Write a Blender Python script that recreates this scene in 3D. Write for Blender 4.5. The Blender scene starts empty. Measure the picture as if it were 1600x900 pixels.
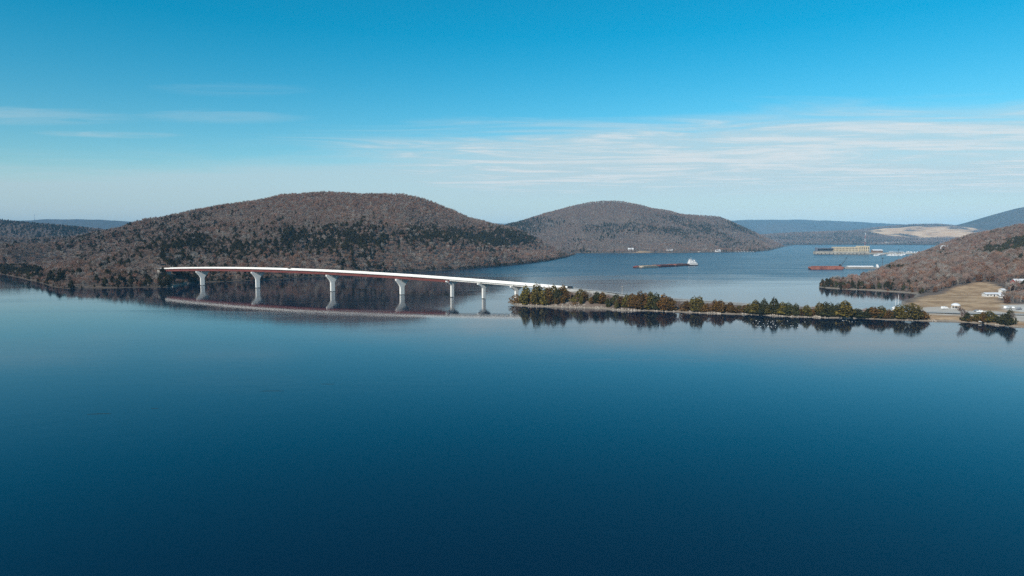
import bpy, math, random
import numpy as np
from mathutils import Vector, Matrix

scene = bpy.context.scene
COL = scene.collection
rnd = random.Random(7)

# ------------------------------------------------------------------ camera
CAM_H = 58.0
FOC = 1067.0                       # focal length in photograph pixels (1600 wide)
PITCH = math.atan(79.0 / FOC)      # the horizon sits 79 px above the picture centre
cam_d = bpy.data.cameras.new('camera')
cam = bpy.data.objects.new('camera', cam_d); COL.objects.link(cam)
cam.location = (0, 0, CAM_H)
cam.rotation_euler = (math.pi / 2 - PITCH, 0, 0)
cam_d.sensor_width = 36.0
cam_d.lens = FOC / 1600.0 * 36.0
cam_d.clip_start = 1.0
cam_d.clip_end = 90000.0
scene.camera = cam

# ------------------------------------------------------------------ light
SUN_AZ = math.radians(219.0)       # compass style: 0 = +Y (ahead), 90 = +X
SUN_EL = math.radians(33.0)
sun_dir = Vector((math.sin(SUN_AZ) * math.cos(SUN_EL), math.cos(SUN_AZ) * math.cos(SUN_EL), math.sin(SUN_EL)))
sd = bpy.data.lights.new('sun', 'SUN'); sd.energy = 4.8; sd.angle = math.radians(0.5); sd.color = (1.0, 0.92, 0.81)
sun = bpy.data.objects.new('sun', sd); COL.objects.link(sun)
sun.rotation_euler = (-sun_dir).to_track_quat('-Z', 'Y').to_euler()

scene.view_settings.view_transform = 'Standard'
scene.view_settings.look = 'None'
scene.view_settings.gamma = 1.0
scene.view_settings.exposure = 0.0
scene.view_settings.use_curve_mapping = False
scene.render.engine = 'CYCLES'
scene.cycles.use_denoising = False
scene.cycles.max_bounces = 6
scene.cycles.diffuse_bounces = 2
scene.cycles.glossy_bounces = 3
scene.cycles.volume_bounces = 0
scene.cycles.caustics_reflective = False
scene.cycles.caustics_refractive = False


class NT:
    """small helper to wire shader nodes"""
    def __init__(self, tree):
        self.t = tree; self.n = tree.nodes; self.l = tree.links
    def node(self, kind, **props):
        nd = self.n.new(kind)
        for k, v in props.items():
            setattr(nd, k, v)
        return nd
    def put(self, sock, v):
        if v is None:
            return
        if hasattr(v, 'is_linked') or isinstance(v, bpy.types.NodeSocket):
            self.l.new(v, sock)
        else:
            sock.default_value = v
    def m(self, op, a, b=None, c=None, clamp=False):
        nd = self.n.new('ShaderNodeMath'); nd.operation = op; nd.use_clamp = clamp
        self.put(nd.inputs[0], a); self.put(nd.inputs[1], b); self.put(nd.inputs[2], c)
        return nd.outputs[0]
    def vm(self, op, a, b=None):
        nd = self.n.new('ShaderNodeVectorMath'); nd.operation = op
        self.put(nd.inputs[0], a); self.put(nd.inputs[1], b)
        return nd.outputs[0]
    def sm(self, v, lo, hi):
        nd = self.n.new('ShaderNodeMapRange'); nd.interpolation_type = 'SMOOTHSTEP'
        self.put(nd.inputs['Value'], v); self.put(nd.inputs['From Min'], lo); self.put(nd.inputs['From Max'], hi)
        return nd.outputs['Result']
    def lin(self, v, lo, hi, a=0.0, b=1.0):
        nd = self.n.new('ShaderNodeMapRange')
        self.put(nd.inputs['Value'], v); self.put(nd.inputs['From Min'], lo); self.put(nd.inputs['From Max'], hi)
        self.put(nd.inputs['To Min'], a); self.put(nd.inputs['To Max'], b)
        return nd.outputs['Result']
    def noise(self, vec, scale, detail=3.0, rough=0.55, dist=0.0):
        nd = self.n.new('ShaderNodeTexNoise')
        self.put(nd.inputs['Vector'], vec)
        nd.inputs['Scale'].default_value = scale; nd.inputs['Detail'].default_value = detail
        nd.inputs['Roughness'].default_value = rough; nd.inputs['Distortion'].default_value = dist
        return nd.outputs['Fac']
    def mapping(self, vec, loc=(0, 0, 0), rot=(0, 0, 0), scale=(1, 1, 1)):
        nd = self.n.new('ShaderNodeMapping'); self.put(nd.inputs['Vector'], vec)
        nd.inputs['Location'].default_value = loc; nd.inputs['Rotation'].default_value = rot; nd.inputs['Scale'].default_value = scale
        return nd.outputs[0]
    def mix(self, f, a, b):
        nd = self.n.new('ShaderNodeMix'); nd.data_type = 'RGBA'
        self.put(nd.inputs[0], f)
        self.put(nd.inputs[6], a if not isinstance(a, tuple) else (*a[:3], 1.0))
        self.put(nd.inputs[7], b if not isinstance(b, tuple) else (*b[:3], 1.0))
        return nd.outputs[2]


# ------------------------------------------------------------------ sky
world = bpy.data.worlds.new('World'); scene.world = world; world.use_nodes = True
wt = NT(world.node_tree); wt.n.clear()
sky = wt.node('ShaderNodeTexSky'); sky.sky_type = 'NISHITA'; sky.sun_disc = False
sky.sun_elevation = SUN_EL; sky.sun_rotation = SUN_AZ
sky.altitude = 200.0; sky.air_density = 1.0; sky.dust_density = 0.6; sky.ozone_density = 2.5
hs = wt.node('ShaderNodeHueSaturation'); wt.l.new(sky.outputs[0], hs.inputs['Color'])
hs.inputs['Hue'].default_value = 0.475; hs.inputs['Saturation'].default_value = 1.58; hs.inputs['Value'].default_value = 1.0
tc = wt.node('ShaderNodeTexCoord')
sep = wt.node('ShaderNodeSeparateXYZ'); wt.l.new(tc.outputs['Generated'], sep.inputs[0])
dz = wt.m('MAXIMUM', sep.outputs[2], 0.012)
U = wt.m('DIVIDE', sep.outputs[0], dz)
V = wt.m('ABSOLUTE', wt.m('DIVIDE', sep.outputs[1], dz))
cv = wt.node('ShaderNodeCombineXYZ'); wt.put(cv.inputs[0], U); wt.put(cv.inputs[1], V)
UV = cv.outputs[0]
n_big = wt.noise(wt.mapping(UV, (3.1, 1.7, 0), (0, 0, 0.3), (0.22, 0.4, 1)), 1.0, 4, 0.55, 0.6)
n_wisp = wt.noise(wt.mapping(UV, (0.6, 0, 0), (0, 0, 0.55), (0.36, 0.80, 1)), 1.0, 8, 0.64, 1.5)
n_fine = wt.noise(wt.mapping(UV, (8, 2, 0), (0, 0, 0.55), (0.8, 2.5, 1)), 1.0, 7, 0.68, 1.4)
# a thin even veil low over the horizon
veil = wt.m('MULTIPLY', wt.sm(wt.m('ADD', V, wt.m('ADD', wt.m('MULTIPLY', wt.m('SUBTRACT', n_big, 0.5), 5.0), wt.m('MULTIPLY', wt.m('SUBTRACT', n_wisp, 0.5), 2.5))), wt.lin(U, -6.0, 1.0, 7.8, 6.0), wt.lin(U, -6.0, 1.0, 12.5, 10.0)), 0.72)
# feathery bands along its upper edge
near_u = wt.sm(wt.m('ADD', U, wt.m('MULTIPLY', wt.m('SUBTRACT', n_wisp, 0.5), 5.0)), -2.6, 0.4)
edge_v = wt.m('ADD', V, wt.m('ADD', wt.m('MULTIPLY', wt.m('SUBTRACT', n_big, 0.5), 2.2), wt.m('MULTIPLY', wt.m('SUBTRACT', n_wisp, 0.5), 2.6)))
edge_v = wt.m('ADD', edge_v, wt.lin(U, -1.0, 3.0, -0.9, 0.35))
near_v = wt.m('MULTIPLY', wt.sm(edge_v, 5.0, 6.7), wt.m('SUBTRACT', 1.0, wt.sm(V, 11.0, 20.0)))
str_ = wt.sm(wt.m('ADD', wt.m('MULTIPLY', n_wisp, 0.68), wt.m('MULTIPLY', n_fine, 0.32)), 0.33, 0.66)
wisp = wt.m('MULTIPLY', wt.m('MULTIPLY', near_u, near_v), wt.m('ADD', 0.60, wt.m('MULTIPLY', str_, 0.36)))
white = wt.m('MULTIPLY', wisp, str_)
cl = wt.m('SUBTRACT', 1.0, wt.m('MULTIPLY', wt.m('SUBTRACT', 1.0, veil), wt.m('SUBTRACT', 1.0, wisp)))
for (u0, v0, ru, rv, op) in ((-4.3, 5.75, 1.1, 0.42, 0.36), (-3.9, 6.75, 0.62, 0.22, 0.42), (-2.45, 5.8, 0.7, 0.3, 0.22),
                             (-0.55, 6.0, 0.4, 0.2, 0.3), (-0.18, 5.95, 0.5, 0.18, 0.3), (-1.9, 4.75, 0.5, 0.2, 0.1)):
    du = wt.m('DIVIDE', wt.m('SUBTRACT', U, u0), ru)
    dv = wt.m('DIVIDE', wt.m('SUBTRACT', wt.m('ADD', V, wt.m('MULTIPLY', wt.m('SUBTRACT', n_fine, 0.5), 0.5)), v0), rv)
    r2 = wt.m('ADD', wt.m('MULTIPLY', du, du), wt.m('MULTIPLY', dv, dv))
    g = wt.m('MULTIPLY', wt.m('MULTIPLY', wt.m('SUBTRACT', 1.0, wt.sm(r2, 0.0, 1.6)), op), wt.sm(n_fine, 0.25, 0.65))
    cl = wt.m('MAXIMUM', cl, g)
cl = wt.m('MULTIPLY', cl, wt.sm(sep.outputs[2], -0.002, 0.01), clamp=True)
skyc = wt.mix(cl, hs.outputs[0], wt.mix(wt.sm(white, 0.15, 0.8), (4.25, 5.35, 5.75), (5.8, 6.2, 6.3)))
bg = wt.node('ShaderNodeBackground'); wt.l.new(skyc, bg.inputs[0]); bg.inputs[1].default_value = 0.125
wo = wt.node('ShaderNodeOutputWorld'); wt.l.new(bg.outputs[0], wo.inputs[0])


# ------------------------------------------------------------------ geometry helpers
def ray(px, py):
    f = Vector((0, math.cos(PITCH), -math.sin(PITCH))); u = Vector((0, math.sin(PITCH), math.cos(PITCH)))
    return f + Vector((1, 0, 0)) * ((px - 800.0) / FOC) + u * ((450.0 - py) / FOC)

def W(px, py, z=0.0):
    """the place on the level z that the photograph shows at a pixel"""
    d = ray(px, py); t = (z - CAM_H) / d.z
    return Vector((d.x * t, d.y * t, z))

def P(px, py, Y, drop=0.0):
    """the place at distance Y ahead that the photograph shows at a pixel"""
    d = ray(px, py); t = Y / d.y
    return Vector((d.x * t, Y, CAM_H + d.z * t - drop))

def tag(o, label=None, cat=None, group=None, kind=None):
    if label: o['label'] = label
    if cat: o['category'] = cat
    if group: o['group'] = group
    if kind: o['kind'] = kind
    return o

def empty(name, loc=(0, 0, 0), rz=0.0):
    o = bpy.data.objects.new(name, None); COL.objects.link(o)
    o.location = loc; o.rotation_euler = (0, 0, rz); o.empty_display_size = 0.5
    return o

def link_mesh(name, me, parent=None, loc=None):
    o = bpy.data.objects.new(name, me); COL.objects.link(o)
    if parent is not None: o.parent = parent
    if loc is not None: o.location = loc
    return o

def copy_tree(src, parent=None):
    c = src.copy(); COL.objects.link(c)
    if parent is not None: c.parent = parent
    for ch in src.children:
        copy_tree(ch, c)
    return c


class MB:
    """collects shapes into one mesh"""
    def __init__(self): self.v = []; self.f = []
    def add(self, verts, faces):
        o = len(self.v); self.v += [tuple(p) for p in verts]; self.f += [tuple(i + o for i in f) for f in faces]
        return self
    def box(self, c, s, rz=0.0, taper=1.0, topz=None):
        hx, hy, hz = s[0] / 2, s[1] / 2, s[2] / 2
        cz, sz = math.cos(rz), math.sin(rz); vs = []
        for z, k in ((-hz, 1.0), (hz, taper)):
            for x, y in ((-hx, -hy), (hx, -hy), (hx, hy), (-hx, hy)):
                x *= k; y *= k
                vs.append((c[0] + x * cz - y * sz, c[1] + x * sz + y * cz, c[2] + z))
        return self.add(vs, [(0, 3, 2, 1), (4, 5, 6, 7), (0, 1, 5, 4), (1, 2, 6, 5), (2, 3, 7, 6), (3, 0, 4, 7)])
    def prism(self, poly, y0, y1):
        """outline in x,z pushed from y0 to y1"""
        n = len(poly)
        vs = [(x, y0, z) for x, z in poly] + [(x, y1, z) for x, z in poly]
        fs = [tuple(range(n)), tuple(range(2 * n - 1, n - 1, -1))]
        for i in range(n):
            j = (i + 1) % n; fs.append((j, i, i + n, j + n))
        return self.add(vs, fs)
    def slab(self, poly, z0, z1):
        n = len(poly)
        vs = [(x, y, z0) for x, y in poly] + [(x, y, z1) for x, y in poly]
        fs = [tuple(range(n - 1, -1, -1)), tuple(range(n, 2 * n))]
        for i in range(n):
            j = (i + 1) % n; fs.append((i, j, j + n, i + n))
        return self.add(vs, fs)
    def tube(self, p0, p1, r0, r1, n=6, cap=True):
        p0 = Vector(p0); p1 = Vector(p1); d = (p1 - p0)
        if d.length < 1e-6: return self
        d.normalize(); a = d.orthogonal().normalized(); b = d.cross(a)
        vs = []
        for p, r in ((p0, r0), (p1, r1)):
            for k in range(n):
                t = 2 * math.pi * k / n
                vs.append(p + a * (r * math.cos(t)) + b * (r * math.sin(t)))
        fs = [(k, (k + 1) % n, n + (k + 1) % n, n + k) for k in range(n)]
        if cap: fs += [tuple(range(n - 1, -1, -1)), tuple(range(n, 2 * n))]
        return self.add(vs, fs)
    def lathe(self, prof, c=(0, 0, 0), n=10):
        vs = []; fs = []
        for r, z in prof:
            for k in range(n):
                t = 2 * math.pi * k / n; vs.append((c[0] + r * math.cos(t), c[1] + r * math.sin(t), c[2] + z))
        for i in range(len(prof) - 1):
            for k in range(n):
                k2 = (k + 1) % n; fs.append((i * n + k, i * n + k2, (i + 1) * n + k2, (i + 1) * n + k))
        fs.append(tuple(range(n - 1, -1, -1))); m = (len(prof) - 1) * n; fs.append(tuple(range(m, m + n)))
        return self.add(vs, fs)
    def loft(self, secs, closed=True, caps=True):
        n = len(secs[0]); vs = [p for s in secs for p in s]; fs = []
        for i in range(len(secs) - 1):
            for k in range(n if closed else n - 1):
                k2 = (k + 1) % n; fs.append((i * n + k, i * n + k2, (i + 1) * n + k2, (i + 1) * n + k))
        if caps and closed:
            fs.append(tuple(range(n - 1, -1, -1))); m = (len(secs) - 1) * n; fs.append(tuple(range(m, m + n)))
        return self.add(vs, fs)
    def mesh(self, name, mat=None, smooth=False):
        me = bpy.data.meshes.new(name); me.from_pydata(self.v, [], self.f); me.update()
        if mat: me.materials.append(mat)
        if smooth: me.polygons.foreach_set('use_smooth', [True] * len(me.polygons))
        return me
    def build(self, name, mat, parent=None, smooth=False, loc=None):
        return link_mesh(name, self.mesh(name, mat, smooth), parent, loc)


# ------------------------------------------------------------------ materials
MATS = {}
def mat(name, col, rough=0.8, var=0.15, scale=1.0, metal=0.0, bump=0.0, spec=0.3, rand=0.0, coord='Object', col2=None):
    if name in MATS: return MATS[name]
    m = bpy.data.materials.new(name); m.use_nodes = True; t = NT(m.node_tree)
    b = t.n['Principled BSDF']
    b.inputs['Roughness'].default_value = rough; b.inputs['Metallic'].default_value = metal
    b.inputs['Specular IOR Level'].default_value = spec
    tcn = t.node('ShaderNodeTexCoord')
    nz = t.noise(tcn.outputs[coord], scale, 4, 0.6)
    dark = tuple(c * (1 - var) for c in col); lite = tuple(min(1, c * (1 + var)) for c in (col2 or col))
    c = t.mix(t.sm(nz, 0.3, 0.7), dark, lite)
    if rand:
        oi = t.node('ShaderNodeObjectInfo')
        h = t.node('ShaderNodeHueSaturation'); t.l.new(c, h.inputs['Color'])
        t.put(h.inputs['Value'], t.lin(oi.outputs['Random'], 0, 1, 1 - rand, 1 + rand))
        t.put(h.inputs['Hue'], t.lin(t.m('FRACT', t.m('MULTIPLY', oi.outputs['Random'], 7.31)), 0, 1, 0.5 - 0.03 * rand, 0.5 + 0.03 * rand))
        c = h.outputs[0]
    t.l.new(c, b.inputs['Base Color'])
    if bump:
        bp = t.node('ShaderNodeBump'); bp.inputs['Strength'].default_value = 0.6; bp.inputs['Distance'].default_value = bump
        t.l.new(t.noise(tcn.outputs[coord], scale * 4, 5, 0.6), bp.inputs['Height']); t.l.new(bp.outputs[0], b.inputs['Normal'])
    MATS[name] = m
    return m

M_conc = mat('concrete_pale', (0.66, 0.64, 0.60), 0.75, 0.08, 0.35, bump=0.02)
def streaked_concrete():
    m = bpy.data.materials.new('streaked_concrete'); m.use_nodes = True; t = NT(m.node_tree); b = t.n['Principled BSDF']
    b.inputs['Roughness'].default_value = 0.8; b.inputs['Specular IOR Level'].default_value = 0.2
    tcn = t.node('ShaderNodeTexCoord'); pos = tcn.outputs['Object']
    st = t.noise(t.mapping(pos, scale=(1.1, 1.1, 0.06)), 1.0, 5, 0.65); bl = t.noise(pos, 0.4, 4, 0.6)
    c = t.mix(t.sm(bl, 0.3, 0.7), (0.70, 0.69, 0.65), (0.80, 0.79, 0.75))
    c = t.mix(t.m('MULTIPLY', t.sm(st, 0.52, 0.75), 0.4), c, (0.42, 0.39, 0.33))
    t.l.new(c, b.inputs['Base Color']); MATS['streaked'] = m
    return m
M_pier = streaked_concrete()
M_barrier = mat('concrete_barrier', (0.80, 0.79, 0.76), 0.7, 0.05, 0.2)
M_beam = mat('concrete_beam', (0.70, 0.69, 0.66), 0.75, 0.07, 0.3)
M_stain = mat('wet_concrete', (0.10, 0.10, 0.09), 0.5, 0.3, 0.5)
M_red = mat('girder_red', (0.135, 0.036, 0.030), 0.6, 0.18, 0.15)
M_asph = mat('asphalt', (0.16, 0.155, 0.15), 0.9, 0.15, 0.6)
M_mark = mat('road_paint', (0.75, 0.74, 0.70), 0.7, 0.1, 1.0)
M_yel = mat('road_paint_yellow', (0.62, 0.42, 0.06), 0.7, 0.1, 1.0)
M_rock = mat('riprap_stone', (0.27, 0.235, 0.195), 0.9, 0.25, 0.35, bump=0.05, coord='Object', col2=(0.36, 0.32, 0.275))
M_white = mat('white_paint', (0.80, 0.80, 0.79), 0.45, 0.04, 0.7)
M_glass = mat('dark_glass', (0.02, 0.025, 0.03), 0.12, 0.1, 1.0, spec=0.6)
M_black = mat('black_paint', (0.02, 0.02, 0.022), 0.45, 0.1, 1.0)
M_tyre = mat('tyre_rubber', (0.025, 0.025, 0.025), 0.85, 0.1, 2.0)
M_steel = mat('grey_steel', (0.30, 0.31, 0.32), 0.5, 0.1, 1.0, metal=0.4)
M_dsteel = mat('dark_steel', (0.045, 0.05, 0.06), 0.6, 0.15, 1.0)
M_bark = mat('bark', (0.17, 0.14, 0.12), 0.9, 0.25, 1.5, rand=0.15)
M_bark_pale = mat('bark_pale', (0.42, 0.38, 0.32), 0.9, 0.2, 1.5, rand=0.1)
M_twig = mat('twigs_grey', (0.248, 0.174, 0.140), 0.9, 0.2, 0.35, rand=0.28)
M_twigr = mat('twigs_russet', (0.265, 0.150, 0.105), 0.9, 0.2, 0.35, rand=0.28)
M_twigp = mat('twigs_pale', (0.30, 0.265, 0.235), 0.9, 0.2, 0.35, rand=0.22)
M_ced_o = mat('cedar_olive', (0.105, 0.085, 0.014), 0.8, 0.35, 0.45, rand=0.25, col2=(0.13, 0.10, 0.018))
M_ced_r = mat('cedar_rust', (0.130, 0.058, 0.010), 0.8, 0.35, 0.45, rand=0.25, col2=(0.14, 0.08, 0.016))
M_ced_d = mat('cedar_dark', (0.055, 0.055, 0.016), 0.8, 0.35, 0.45, rand=0.25)
M_pine = mat('evergreen_hill', (0.044, 0.036, 0.011), 0.8, 0.35, 0.3, rand=0.35)
M_oak = mat('dead_oak_leaves', (0.17, 0.085, 0.045), 0.9, 0.3, 0.4, rand=0.25)


def water_material():
    m = bpy.data.materials.new('lake_water'); m.use_nodes = True; t = NT(m.node_tree); b = t.n['Principled BSDF']
    tcn = t.node('ShaderNodeTexCoord'); pos = tcn.outputs['Object']
    s = t.node('ShaderNodeSeparateXYZ'); t.l.new(pos, s.inputs[0])
    # open channel beyond the bridge and causeway is ruffled by wind, the bay on this side is calm
    lim = t.m('SUBTRACT', 640.0, t.m('MULTIPLY', s.outputs[0], 0.25))
    over = t.m('SUBTRACT', s.outputs[1], lim)
    big = t.noise(t.mapping(pos, scale=(0.004, 0.012, 1)), 1.0, 3, 0.6)
    wind = t.sm(t.m('ADD', over, t.m('MULTIPLY', t.m('SUBTRACT', big, 0.5), 700.0)), 120.0, 620.0)
    streak = t.noise(t.mapping(pos, rot=(0, 0, 0.12), scale=(0.006, 0.045, 1)), 1.0, 4, 0.6)
    wind2 = t.m('MULTIPLY', wind, t.lin(streak, 0.3, 0.7, 0.75, 1.1))
    calm = t.noise(t.mapping(pos, scale=(0.004, 0.008, 1)), 1.0, 3, 0.6)
    east = t.m('MULTIPLY', t.sm(s.outputs[0], -80.0, 120.0), 0.014)
    rough = t.m('ADD', t.m('ADD', t.lin(calm, 0.3, 0.7, 0.035, 0.07), east), t.m('MULTIPLY', wind2, 0.22))
    t.put(b.inputs['Roughness'], rough)
    b.inputs['Base Color'].default_value = (0.0008, 0.0088, 0.027, 1)
    b.inputs['IOR'].default_value = 1.333
    b.inputs['Specular IOR Level'].default_value = 0.5
    h1 = t.noise(t.mapping(pos, scale=(0.10, 0.16, 1)), 1.0, 2, 0.5)
    h2 = t.noise(t.mapping(pos, rot=(0, 0, 0.3), scale=(0.5, 0.9, 1)), 1.0, 2, 0.5)
    hh = t.m('ADD', t.m('MULTIPLY', h1, 0.6), t.m('MULTIPLY', h2, 0.26))
    lane = t.sm(t.noise(t.mapping(pos, rot=(0, 0, -0.16), scale=(0.0035, 0.022, 1)), 1.0, 5, 0.6, 0.8), 0.46, 0.66)
    bp = t.node('ShaderNodeBump'); bp.inputs['Distance'].default_value = 0.06
    t.put(bp.inputs['Strength'], t.m('ADD', t.lin(wind, 0, 1, 0.30, 0.8), t.m('MULTIPLY', lane, 0.55)))
    rough2 = t.m('ADD', rough, t.m('MULTIPLY', lane, 0.035)); t.put(b.inputs['Roughness'], rough2)
    t.l.new(hh, bp.inputs['Height']); t.l.new(bp.outputs[0], b.inputs['Normal'])
    return m


def ground_material(name, c1, c2, c3, scale=0.02, use_masks=False, shore_c=(0.075, 0.06, 0.048)):
    m = bpy.data.materials.new(name); m.use_nodes = True; t = NT(m.node_tree); b = t.n['Principled BSDF']
    b.inputs['Roughness'].default_value = 0.95; b.inputs['Specular IOR Level'].default_value = 0.1
    tcn = t.node('ShaderNodeTexCoord'); pos = tcn.outputs['Object']
    n1 = t.noise(pos, scale, 5, 0.6); n2 = t.noise(pos, scale * 9, 4, 0.65)
    c = t.mix(t.sm(n1, 0.35, 0.65), c1, c2)
    c = t.mix(t.m('MULTIPLY', t.sm(n2, 0.45, 0.75), 0.7), c, c3)
    if use_masks:
        def mask(nm):
            a = t.node('ShaderNodeAttribute'); a.attribute_name = nm; return a.outputs['Fac']
        nf = t.noise(t.mapping(pos, rot=(0, 0, -0.15), scale=(0.012, 0.06, 1)), 1.0, 5, 0.65)
        nf2 = t.noise(pos, 0.12, 4, 0.6)
        fld = t.mix(t.sm(nf, 0.35, 0.62), (0.28, 0.175, 0.10), (0.48, 0.34, 0.21))
        fld = t.mix(t.m('MULTIPLY', t.sm(t.noise(pos, 0.3, 4, 0.7), 0.45, 0.65), 0.55), fld, (0.42, 0.26, 0.13))
        fld = t.mix(t.m('MULTIPLY', t.sm(nf2, 0.48, 0.66), 0.75), fld, (0.20, 0.125, 0.065))
        c = t.mix(mask('field'), c, fld)
        grv = t.mix(t.sm(nf2, 0.35, 0.65), (0.42, 0.39, 0.34), (0.54, 0.51, 0.46))
        c = t.mix(mask('gravel'), c, grv)
        qn = t.noise(t.mapping(pos, scale=(0.004, 0.004, 0.05)), 1.0, 5, 0.65)
        qr = t.mix(t.sm(qn, 0.3, 0.7), (0.46, 0.36, 0.26), (0.70, 0.60, 0.48))
        c = t.mix(mask('quarry'), c, qr)
    gp = t.node('ShaderNodeNewGeometry'); s = t.node('ShaderNodeSeparateXYZ'); t.l.new(gp.outputs['Position'], s.inputs[0])
    shore = t.m('SUBTRACT', 1.0, t.sm(t.m('ADD', s.outputs[2], t.m('MULTIPLY', n2, 1.2)), 0.9, 2.0))
    c = t.mix(t.m('MULTIPLY', shore, 0.9), c, shore_c)
    t.l.new(c, b.inputs['Base Color'])
    bp = t.node('ShaderNodeBump'); bp.inputs['Strength'].default_value = 0.5; bp.inputs['Distance'].default_value = 0.6
    t.l.new(n2, bp.inputs['Height']); t.l.new(bp.outputs[0], b.inputs['Normal'])
    return m

M_water = water_material()
M_wood_floor = ground_material('woodland_floor', (0.12, 0.092, 0.075), (0.165, 0.125, 0.10), (0.085, 0.07, 0.055), 0.02, True)
M_bank = ground_material('bank_soil', (0.12, 0.092, 0.075), (0.165, 0.125, 0.10), (0.085, 0.07, 0.055), 0.02, True, (0.24, 0.205, 0.165))


def far_forest_material():
    m = bpy.data.materials.new('far_woodland'); m.use_nodes = True; t = NT(m.node_tree); b = t.n['Principled BSDF']
    b.inputs['Roughness'].default_value = 1.0; b.inputs['Specular IOR Level'].default_value = 0.0
    tcn = t.node('ShaderNodeTexCoord'); pos = tcn.outputs['Object']
    n1 = t.noise(pos, 0.0022, 5, 0.6); n2 = t.noise(pos, 0.03, 4, 0.7)
    c = t.mix(t.sm(n1, 0.35, 0.65), (0.10, 0.075, 0.06), (0.075, 0.065, 0.05))
    c = t.mix(t.sm(n2, 0.4, 0.7), c, (0.03, 0.033, 0.026))
    def mask(nm):
        a = t.node('ShaderNodeAttribute'); a.attribute_name = nm; return a.outputs['Fac']
    qn = t.noise(t.mapping(pos, scale=(0.006, 0.006, 0.12)), 1.0, 5, 0.65)
    qr = t.mix(t.sm(qn, 0.3, 0.7), (0.50, 0.28, 0.14), (0.82, 0.57, 0.34))
    c = t.mix(mask('quarry'), c, qr)
    t.l.new(c, b.inputs['Base Color'])
    bp = t.node('ShaderNodeBump'); bp.inputs['Strength'].default_value = 0.8; bp.inputs['Distance'].default_value = 8.0
    t.l.new(n2, bp.inputs['Height']); t.l.new(bp.outputs[0], b.inputs['Normal'])
    return m
M_far = far_forest_material()


# ------------------------------------------------------------------ terrain
def vnoise(x, y, seed=0):
    xi = np.floor(x).astype(np.int64); yi = np.floor(y).astype(np.int64)
    xf = x - xi; yf = y - yi; xf = xf * xf * (3 - 2 * xf); yf = yf * yf * (3 - 2 * yf)
    def h(a, b):
        n = (a * 374761393 + b * 668265263 + seed * 1442695041) & 0x7fffffff
        n = ((n ^ (n >> 13)) * 1274126177) & 0x7fffffff
        return ((n ^ (n >> 16)) & 0xffff) / 65535.0
    return (h(xi, yi) * (1 - xf) + h(xi + 1, yi) * xf) * (1 - yf) + (h(xi, yi + 1) * (1 - xf) + h(xi + 1, yi + 1) * xf) * yf

def fbm(x, y, seed=0, oct=4):
    s = 0; a = 0.5
    for k in range(oct):
        s = s + a * (vnoise(x * 2 ** k, y * 2 ** k, seed + k) - 0.5); a *= 0.5
    return s * 2

def inside_dist(poly, X, Y):
    """signed distance to a shoreline, positive on land"""
    p = np.array([(q[0], q[1]) for q in poly]); best = np.full(X.shape, 1e18); ins = np.zeros(X.shape, bool)
    n = len(p)
    for i in range(n):
        ax, ay = p[i]; bx, by = p[(i + 1) % n]; dx, dy = bx - ax, by - ay
        t = np.clip(((X - ax) * dx + (Y - ay) * dy) / (dx * dx + dy * dy + 1e-9), 0, 1)
        best = np.minimum(best, (X - ax - t * dx) ** 2 + (Y - ay - t * dy) ** 2)
        c = ((ay > Y) != (by > Y)) & (X < (bx - ax) * (Y - ay) / (by - ay + 1e-12) + ax)
        ins ^= c
    d = np.sqrt(best)
    return np.where(ins, d, -d)

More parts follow.
